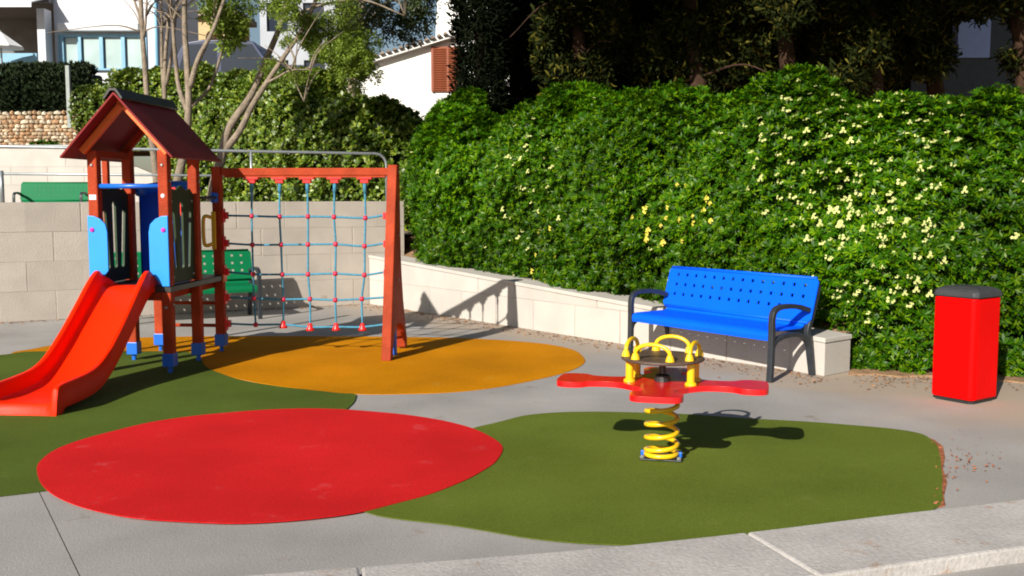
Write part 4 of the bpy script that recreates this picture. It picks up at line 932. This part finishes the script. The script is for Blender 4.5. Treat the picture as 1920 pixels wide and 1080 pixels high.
# a second row closes the view
for k, (px, Y, lab) in enumerate(((1060, 21.0, 'background conifer between the second cypress and the olive conifer'), (1200, 20.4, 'background conifer behind the gap left of the hedge middle'), (1380, 20.0, 'background conifer behind the highest part of the hedge'), (1540, 20.6, 'background conifer behind the white flowered part of the hedge'), (1690, 21.5, 'background conifer left behind the shaded house'))):
    x = (px - 960) / FPX * Y; root = Vector((x, Y, 1.6)); t = empty('conifer_tree', root); tag(t, lab, 'tree', 'background conifers')
    m_ = MB(); limb(m_, [Vector((0, 0, -.2)), Vector((0, 0, 3)), Vector((.1, 0, 7))], 0.2, 0.06, 8); m_.build('trunk', M_pinebark, t, smooth=True)
    bl = [(root + Vector((random.uniform(-.9, .9), random.uniform(-.5, .5), z)), 1.1, 0.9, 0.8) for z in (0.8, 1.6, 2.4, 3.2, 4.0, 4.8, 5.8, 6.8) for _ in (0, 1)]
    cloud('crown', bl, 2600, BIGL, M_cypress, t, (0.8, 1.3), -0.6, root)

# ================================================================ HOUSES
def quad_box(name, m, parent, p, dx, dy, dz, bevel=0.0):
    return MB().box(p[0], p[0] + dx, p[1], p[1] + dy, p[2], p[2] + dz).build(name, m, parent, bevel=bevel)
# white house top left
YH = 34.0
HA = empty('white_house', (ony(200, 100, YH).x, YH, 3.6)); tag(HA, 'white house with blue framed windows and a shaded porch at upper left', 'house')
def hl(px, py, Y=YH): g = ony(px, py, Y); return g.x - HA.location.x, g.z - 3.6
xa, zt_ = hl(100, 8); xb, _z = hl(296, 8); wl0, wz1 = hl(110, 64); wl1, wz0 = hl(276, 129)
# wall in pieces round the window opening
quad_box('wall', M_house, HA, (xa, 0, 0), wl0 - xa, 0.3, 6.4); quad_box('wall', M_house, HA, (wl1, 0.001, 0), xb - wl1, 0.3, 6.4)
quad_box('wall', M_house, HA, (wl0, 0.002, wz1), wl1 - wl0, 0.3, 6.4 - wz1); quad_box('wall', M_house, HA, (wl0, 0.002, 0), wl1 - wl0, 0.3, wz0)
quad_box('wall', M_house, HA, (xa, 4.0, 0), xb - xa, 0.3, 6.4); quad_box('wall', M_house, HA, (xb - .3, 0.302, 0), 0.3, 3.69, 6.4)
quad_box('roof', M_tile, HA, (xa - 6.0, -0.3, 6.41), xb - xa + 6.3, 5, 0.25)
wf = quad_box('window', M_teal, HA, (wl0, -0.06, wz1 - 0.10), wl1 - wl0, 0.2, 0.10)
nP = 4; pw = (wl1 - wl0) / nP
for k in range(nP + 1): quad_box('frame_bar', M_teal, wf, (wl0 + k * pw - (0.10 if k else 0), -0.055, wz0), 0.16 if k == 0 else 0.12, 0.15, wz1 - wz0 - 0.101)
for k in range(nP): quad_box('pane', M_glass, wf, (wl0 + k * pw + .06, 0.05, wz0), pw - 0.16, 0.03, wz1 - wz0 - 0.10)
quad_box('sill', M_teal, wf, (wl0 - .1, -0.12, wz0 - 0.06), wl1 - wl0 + 0.2, 0.3, 0.058)
x2, z2 = hl(116, 62); x3, z3 = hl(266, 47); quad_box('awning_box', M_canvas, HA, (x2, -0.35, z2 + 0.02), x3 - x2, 0.348, z3 - z2, bevel=0.04)
xd, _ = hl(293, 20); MB().tube([(xd, -0.06, 0), (xd, -0.06, 6.3)], 0.06, 8).build('downpipe', M_teal, HA, smooth=True)
# porch: dark recess behind a pillar, canvas awning
xp0, zp1 = hl(84, 22); xp1, _ = hl(99, 22)
quad_box('pillar', M_house, HA, (xp0, -0.6, 0), xp1 - xp0 - .01, 0.5, zp1)
xl, _ = hl(-120, 50)
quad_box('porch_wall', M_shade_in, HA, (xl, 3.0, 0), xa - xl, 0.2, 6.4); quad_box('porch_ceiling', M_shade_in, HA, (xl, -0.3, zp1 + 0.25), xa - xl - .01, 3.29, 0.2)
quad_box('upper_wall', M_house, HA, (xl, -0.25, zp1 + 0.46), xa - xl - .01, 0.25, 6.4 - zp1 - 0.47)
aw = MB(); za = zp1
aw.prism([(-0.30, za + 0.42), (-1.5, za + 0.05), (-1.52, za - 0.12), (-1.49, za - 0.12), (-1.47, za + 0.02), (-0.30, za + 0.38)], [], xp1 - xl, Matrix(((0, 0, 1, xl), (1, 0, 0, 0), (0, 1, 0, 0), (0, 0, 0, 1)))).build('porch_awning', M_canvas, HA)
# parasol and table-high screen at the porch
pr = empty('parasol', (ony(2, 90, 31).x, 31, 3.6)); tag(pr, 'white parasol in front of the shaded porch at the far left', 'parasol')
zc, zap = ony(0, 88, 31).z - 3.6, ony(0, 60, 31).z - 3.6; rr = (ony(43, 88, 31).x - pr.location.x)
MB().lathe([(rr, zc - .03), (rr * 1.0, zc), (rr * .5, zc + (zap - zc) * .52), (0.03, zap)], 8).build('canopy', M_white, pr); MB().tube([(0, 0, 0), (0, 0, zap + .05)], 0.03, 8).build('pole', M_steel, pr); MB().lathe([(0.25, 0), (0.25, .05), (0.05, .08)], 12).build('foot', M_conc, pr)
scr = MB().box(-1.4, 1.15, -0.04, 0.04, 0.0, ony(0, 100, 32).z - 3.6).build('garden_screen', M_teal); scr.location = (ony(0, 100, 32).x, 32, 3.6); tag(scr, 'blue garden screen under the white parasol', 'screen')
# white house with shutter in the middle
YM = 25.5
HB_ = empty('white_house', (ony(740, 100, YM).x, YM, 3.2)); tag(HB_, 'sunlit white house with brown shutter beside the dark cypress', 'house')
def hm(px, py, Y=YM): g = ony(px, py, Y); return g.x - HB_.location.x, g.z - 3.2
xa, _ = hm(629, 100); xb, _ = hm(1000, 100); _, zeL = hm(720, 112); _, zeR = hm(850, 72); 
sl_ = (zeR - zeL) / (hm(850, 72)[0] - hm(720, 112)[0]); ze = lambda x: zeR + sl_ * (x - hm(850, 72)[0])
MB().prism([(xa, -.5), (xb, -.5), (xb, ze(xb)), (xa, ze(xa))], [], 0.3, Matrix(((1, 0, 0, 0), (0, 0, 1, 0), (0, 1, 0, 0), (0, 0, 0, 1)))).build('wall', M_white, HB_)
rf = MB().prism([(xa - .3, ze(xa - .3) + 0.002), (xb, ze(xb) + 0.002), (xb, ze(xb) + 0.10), (xa - .3, ze(xa - .3) + 0.10)], [], 2.5, Matrix(((1, 0, 0, 0), (0, 0, 1, -0.22), (0, 1, 0, 0), (0, 0, 0, 1)))).build('roof', M_white, HB_)
tl = MB().prism([(0.06 * math.cos(g), 0.06 * math.sin(g)) for g in [math.pi * i / 6 for i in range(7)]], [], 0.45, Matrix(((1, 0, 0, 0), (0, 0, 1, -0.1), (0, 1, 0, 0), (0, 0, 0, 1)))).mesh('roof_tile', M_tile)
x = xa - 0.2
while x < xb: inst('roof_tile', tl, rf, (x, -0.22, ze(x) + 0.101), (0, -math.atan(sl_), 0)); x += 0.155
MB().prism([(hm(800, 60)[0], ze(0)), (xb, ze(0)), (xb, zeR + 4.2), (hm(812, 0)[0], zeR + 4.2)], [], 0.3, Matrix(((1, 0, 0, 0), (0, 0, 1, 2.6), (0, 1, 0, 0), (0, 0, 0, 1)))).build('upper_wall', M_white, HB_)
x0_, zs0 = hm(809, 172); x1_, zs1 = hm(862, 88)
sh_ = quad_box('shutter', M_shutter, HB_, (x0_, -0.06, zs0), x1_ - x0_, 0.03, zs1 - zs0)
for s_ in (0, 1): quad_box('shutter_stile', M_shutter, sh_, (x0_ + s_ * (x1_ - x0_ - .06), -0.085, zs0), 0.06, 0.024, zs1 - zs0)
quad_box('shutter_stile', M_shutter, sh_, ((x0_ + x1_) / 2 + .03, -0.085, zs0), 0.05, 0.024, zs1 - zs0)
z = zs0 + 0.03
slat = MB().box(0.062, (x1_ - x0_) / 2 + .028, -0.012, 0.010, 0, 0.035).mesh('slat', M_shutter); slat2 = MB().box((x1_ - x0_) / 2 + .082, x1_ - x0_ - .062, -0.012, 0.010, 0, 0.035).mesh('slat', M_shutter)
while z < zs1 - 0.05:
    for ms in (slat, slat2): inst('slat', ms, sh_, (x0_, -0.073, z), (R(18), 0, 0))
    z += 0.055
# shaded house among the conifers on the right
YS = 18.6
HC = empty('shaded_house', (ony(1828, 80, YS).x, YS, 1.6)); tag(HC, 'bluish shaded white house wall between the conifers at upper right', 'house')
g0, g1 = ony(1795, 108, YS), ony(1880, 20, YS)
quad_box('wall', mat('sky_shade_render', (0.33, 0.45, 0.78), 0.8, 0.05), HC, (g0.x - HC.location.x, 0, g0.z - 1.6), ony(1858, 50, YS).x - g0.x, 0.25, 1.6)  # white wall with the sky blue of its shade painted into the colour
quad_box('lower_wall', M_iron, HC, (g0.x - HC.location.x - 0.8, 0.05, -0.3), 3.2, 0.25, g0.z - 1.6 + 0.298)  # lower and side walls get a near-black colour in place of shade
quad_box('side_wall', M_iron, HC, (ony(1858, 50, YS).x - HC.location.x, 0.05, g0.z - 1.6), 1.6, 0.25, 1.6)
quad_box('roof', M_tile, HC, (g0.x - HC.location.x - 1.0, -0.5, g0.z + 0.002), 3.6, 3.0, 0.2)
# ochre house in the distance
YO = 48.0
HD = empty('ochre_house', (ony(380, 50, YO).x, YO, 5.0)); tag(HD, 'distant ochre house glimpsed between the bare stems', 'house')
w2 = ony(440, 50, YO).x - HD.location.x; zt2 = ony(380, 32, YO).z - 5.0
bd_ = [(-w2, -.5), (w2, -.5), (w2, zt2), (-w2, zt2)]
ah = []
for cxx in (-w2 * .5, w2 * .35):
    ah.append([(cxx - .4, zt2 - 2.0), (cxx + .4, zt2 - 2.0)] + [(cxx + .4 * math.cos(g), zt2 - 0.95 + .4 * math.sin(g)) for g in [math.pi * i / 8 for i in range(9)]])
MB().prism(bd_, ah, 0.3, Matrix(((1, 0, 0, 0), (0, 0, 1, 0), (0, 1, 0, 0), (0, 0, 0, 1)))).build('wall', M_ochre, HD)
quad_box('rear_wall', M_ochre, HD, (-w2, 2.5, -.5), 2 * w2, 0.2, zt2 + .5); quad_box('roof', M_tile, HD, (-w2 - .3, -.4, zt2 + .002), 2 * w2 + .6, 3.4, 0.25)
# pale house behind the leaning tree
YP = 44.0
HE = empty('pale_house', (ony(560, 80, YP).x, YP, 4.6)); tag(HE, 'distant pale grey house behind the leaning tree', 'house')
wp = ony(632, 80, YP).x - HE.location.x; zp = ony(560, -40, YP).z - 4.6
wins = [[(cx_ - .45, zz), (cx_ + .45, zz), (cx_ + .45, zz + 1.2), (cx_ - .45, zz + 1.2)] for cx_ in (-wp * .55, wp * .4) for zz in (zp - 2.2, zp - 4.6)]
MB().prism([(-wp, -.5), (wp, -.5), (wp, zp), (-wp, zp)], wins, 0.3, Matrix(((1, 0, 0, 0), (0, 0, 1, 0), (0, 1, 0, 0), (0, 0, 0, 1)))).build('wall', mat('pale_grey_render', (0.40, 0.43, 0.48), 0.85, 0.08, 1.5), HE)
for w_ in wins: MB().prism(w_, [], 0.04, Matrix(((1, 0, 0, 0), (0, 0, 1, 0.14), (0, 1, 0, 0), (0, 0, 0, 1)))).build('window', M_carglass, HE)
quad_box('rear_wall', M_house, HE, (-wp, 4.0, -.5), 2 * wp, 0.2, zp + .5); quad_box('roof', M_tile, HE, (-wp - .4, -.5, zp + .002), 2 * wp + .8, 5.2, 0.3)
# parked car behind the garden hedge
YC = 27.6
cz = hz(-7, YC); CR = empty('parked_car', (ony(452, 100, YC).x, YC, cz + 0.02)); tag(CR, 'dark blue car parked behind the garden hedge, half hidden by branches', 'car')
ztop = ony(452, 84, YC).z - cz
prof = [(-2.0, 0.30), (2.05, 0.30), (2.12, 0.60), (2.0, 0.88), (1.2, 0.98), (0.55, ztop - .05), (0.1, ztop), (-0.8, ztop), (-1.3, ztop - .08), (-1.75, 1.0), (-2.1, 0.9), (-2.12, 0.5)]
k_ = max(1.0, ztop / 1.5)
MB().prism(prof, [], 1.6, Matrix(((1, 0, 0, 0), (0, 0, 1, -0.8), (0, 1, 0, 0), (0, 0, 0, 1)))).build('body', M_car, CR, bevel=0.06, seg=3)
for s in (-0.806, 0.796):
    MB().prism([(-1.5, 1.02), (-0.42, 1.0), (-0.42, ztop - .10), (-1.2, ztop - .13)], [], 0.01, Matrix(((1, 0, 0, 0), (0, 0, 1, s), (0, 1, 0, 0), (0, 0, 0, 1)))).build('window', M_carglass, CR)
    MB().prism([(-0.32, 1.0), (1.05, 1.02), (0.5, ztop - .12), (-0.32, ztop - .10)], [], 0.01, Matrix(((1, 0, 0, 0), (0, 0, 1, s), (0, 1, 0, 0), (0, 0, 0, 1)))).build('window', M_carglass, CR)
for sx in (-1.3, 1.3):
    for sy in (-0.72, 0.72):
        w_ = MB().lathe([(0.2, -.1), (0.31, -.1), (0.33, -.07), (0.33, .07), (0.31, .1), (0.2, .1)], 20).build('wheel', M_tyre, CR); w_.location = (sx, sy, 0.33); w_.rotation_euler = (math.pi / 2, 0, 0)
        MB().lathe([(0.19, -.104), (0.19, .104)], 16).build('rim', M_steel, w_)
# small green shrub on the garden wall
t = empty('low_shrub', (ony(85, 270, 24.6).x, 24.6, hz(-10, 24.6) - 0.05)); tag(t, 'small rounded green shrub on top of the cream garden wall', 'shrub')
cloud('foliage', [(Vector((0, 0, 0.12)), .42, .3, .22)], 260, BLF, M_hedge, t, (.5, .9), -0.9); MB().tube([(0, 0, -.1), (0, 0, .2)], .03, 6).build('stem', M_bark, t)

# ================================================================ LITTER: dry leaves along the wall foot
def flakes(n, fn, zf, smin, smax):
    V = []; Q = []
    for k in range(n):
        p = fn(); a = random.random() * 6.28; l = random.uniform(smin, smax); w = l * random.uniform(.3, .6); d = Vector((math.cos(a), math.sin(a), 0)); s = Vector((-d.y, d.x, 0)); o_ = len(V); z = Vector((0, 0, zf + random.uniform(.001, .008)))
        V += [p - d * l / 2 + z, p + s * w / 2 + z + Vector((0, 0, random.uniform(0, .012))), p + d * l / 2 + z + Vector((0, 0, random.uniform(0, .012))), p - s * w / 2 + z]; Q.append((o_, o_ + 1, o_ + 2, o_ + 3))
    return np.array(V), np.array(Q)
def near_wall():
    s = random.uniform(0.3, sl_len + 0.2); return WC + sdir * s + sn * (0.02 + abs(random.gauss(0, .16)) + (0.25 * random.random() if random.random() < .3 else 0))
def near_back():
    s = random.uniform(2.0, bw_len - .6); return BW_START + wd * s + wn_ * (0.02 + abs(random.gauss(0, .10)))
def near_right():
    g = onz(random.uniform(1600, 1960), random.gauss(712, 9)); return Vector((g.x, g.y, 0))
VV, QQ = [], []; o0 = 0
for fn, n in ((near_wall, 900), (near_back, 350), (near_right, 420)):
    v, q = flakes(n, fn, 0.0, 0.015, 0.05); VV.append(v); QQ.append(q + o0); o0 += len(v)
o = bpy.data.objects.new('leaf_litter', fast_mesh('leaf_litter', np.concatenate(VV), np.concatenate(QQ), M_litter)); col.objects.link(o)
tag(o, 'dry brown leaf litter along the foot of the walls and hedge', 'leaf litter', kind='stuff')

def near_crumb():
    g = onz(random.gauss(1815, 38), random.gauss(868, 18)) if random.random() < .7 else onz(random.gauss(1772, 12), random.uniform(830, 950)); return Vector((g.x, g.y, 0))
v, q = flakes(80, near_crumb, 0.002, 0.010, 0.035)
o = bpy.data.objects.new('rubber_crumbs', fast_mesh('rubber_crumbs', v, q, M_rub_edge)); col.objects.link(o)
tag(o, 'loose terracotta crumbs scattered on the concrete right of the green surface', 'crumbs', kind='stuff')
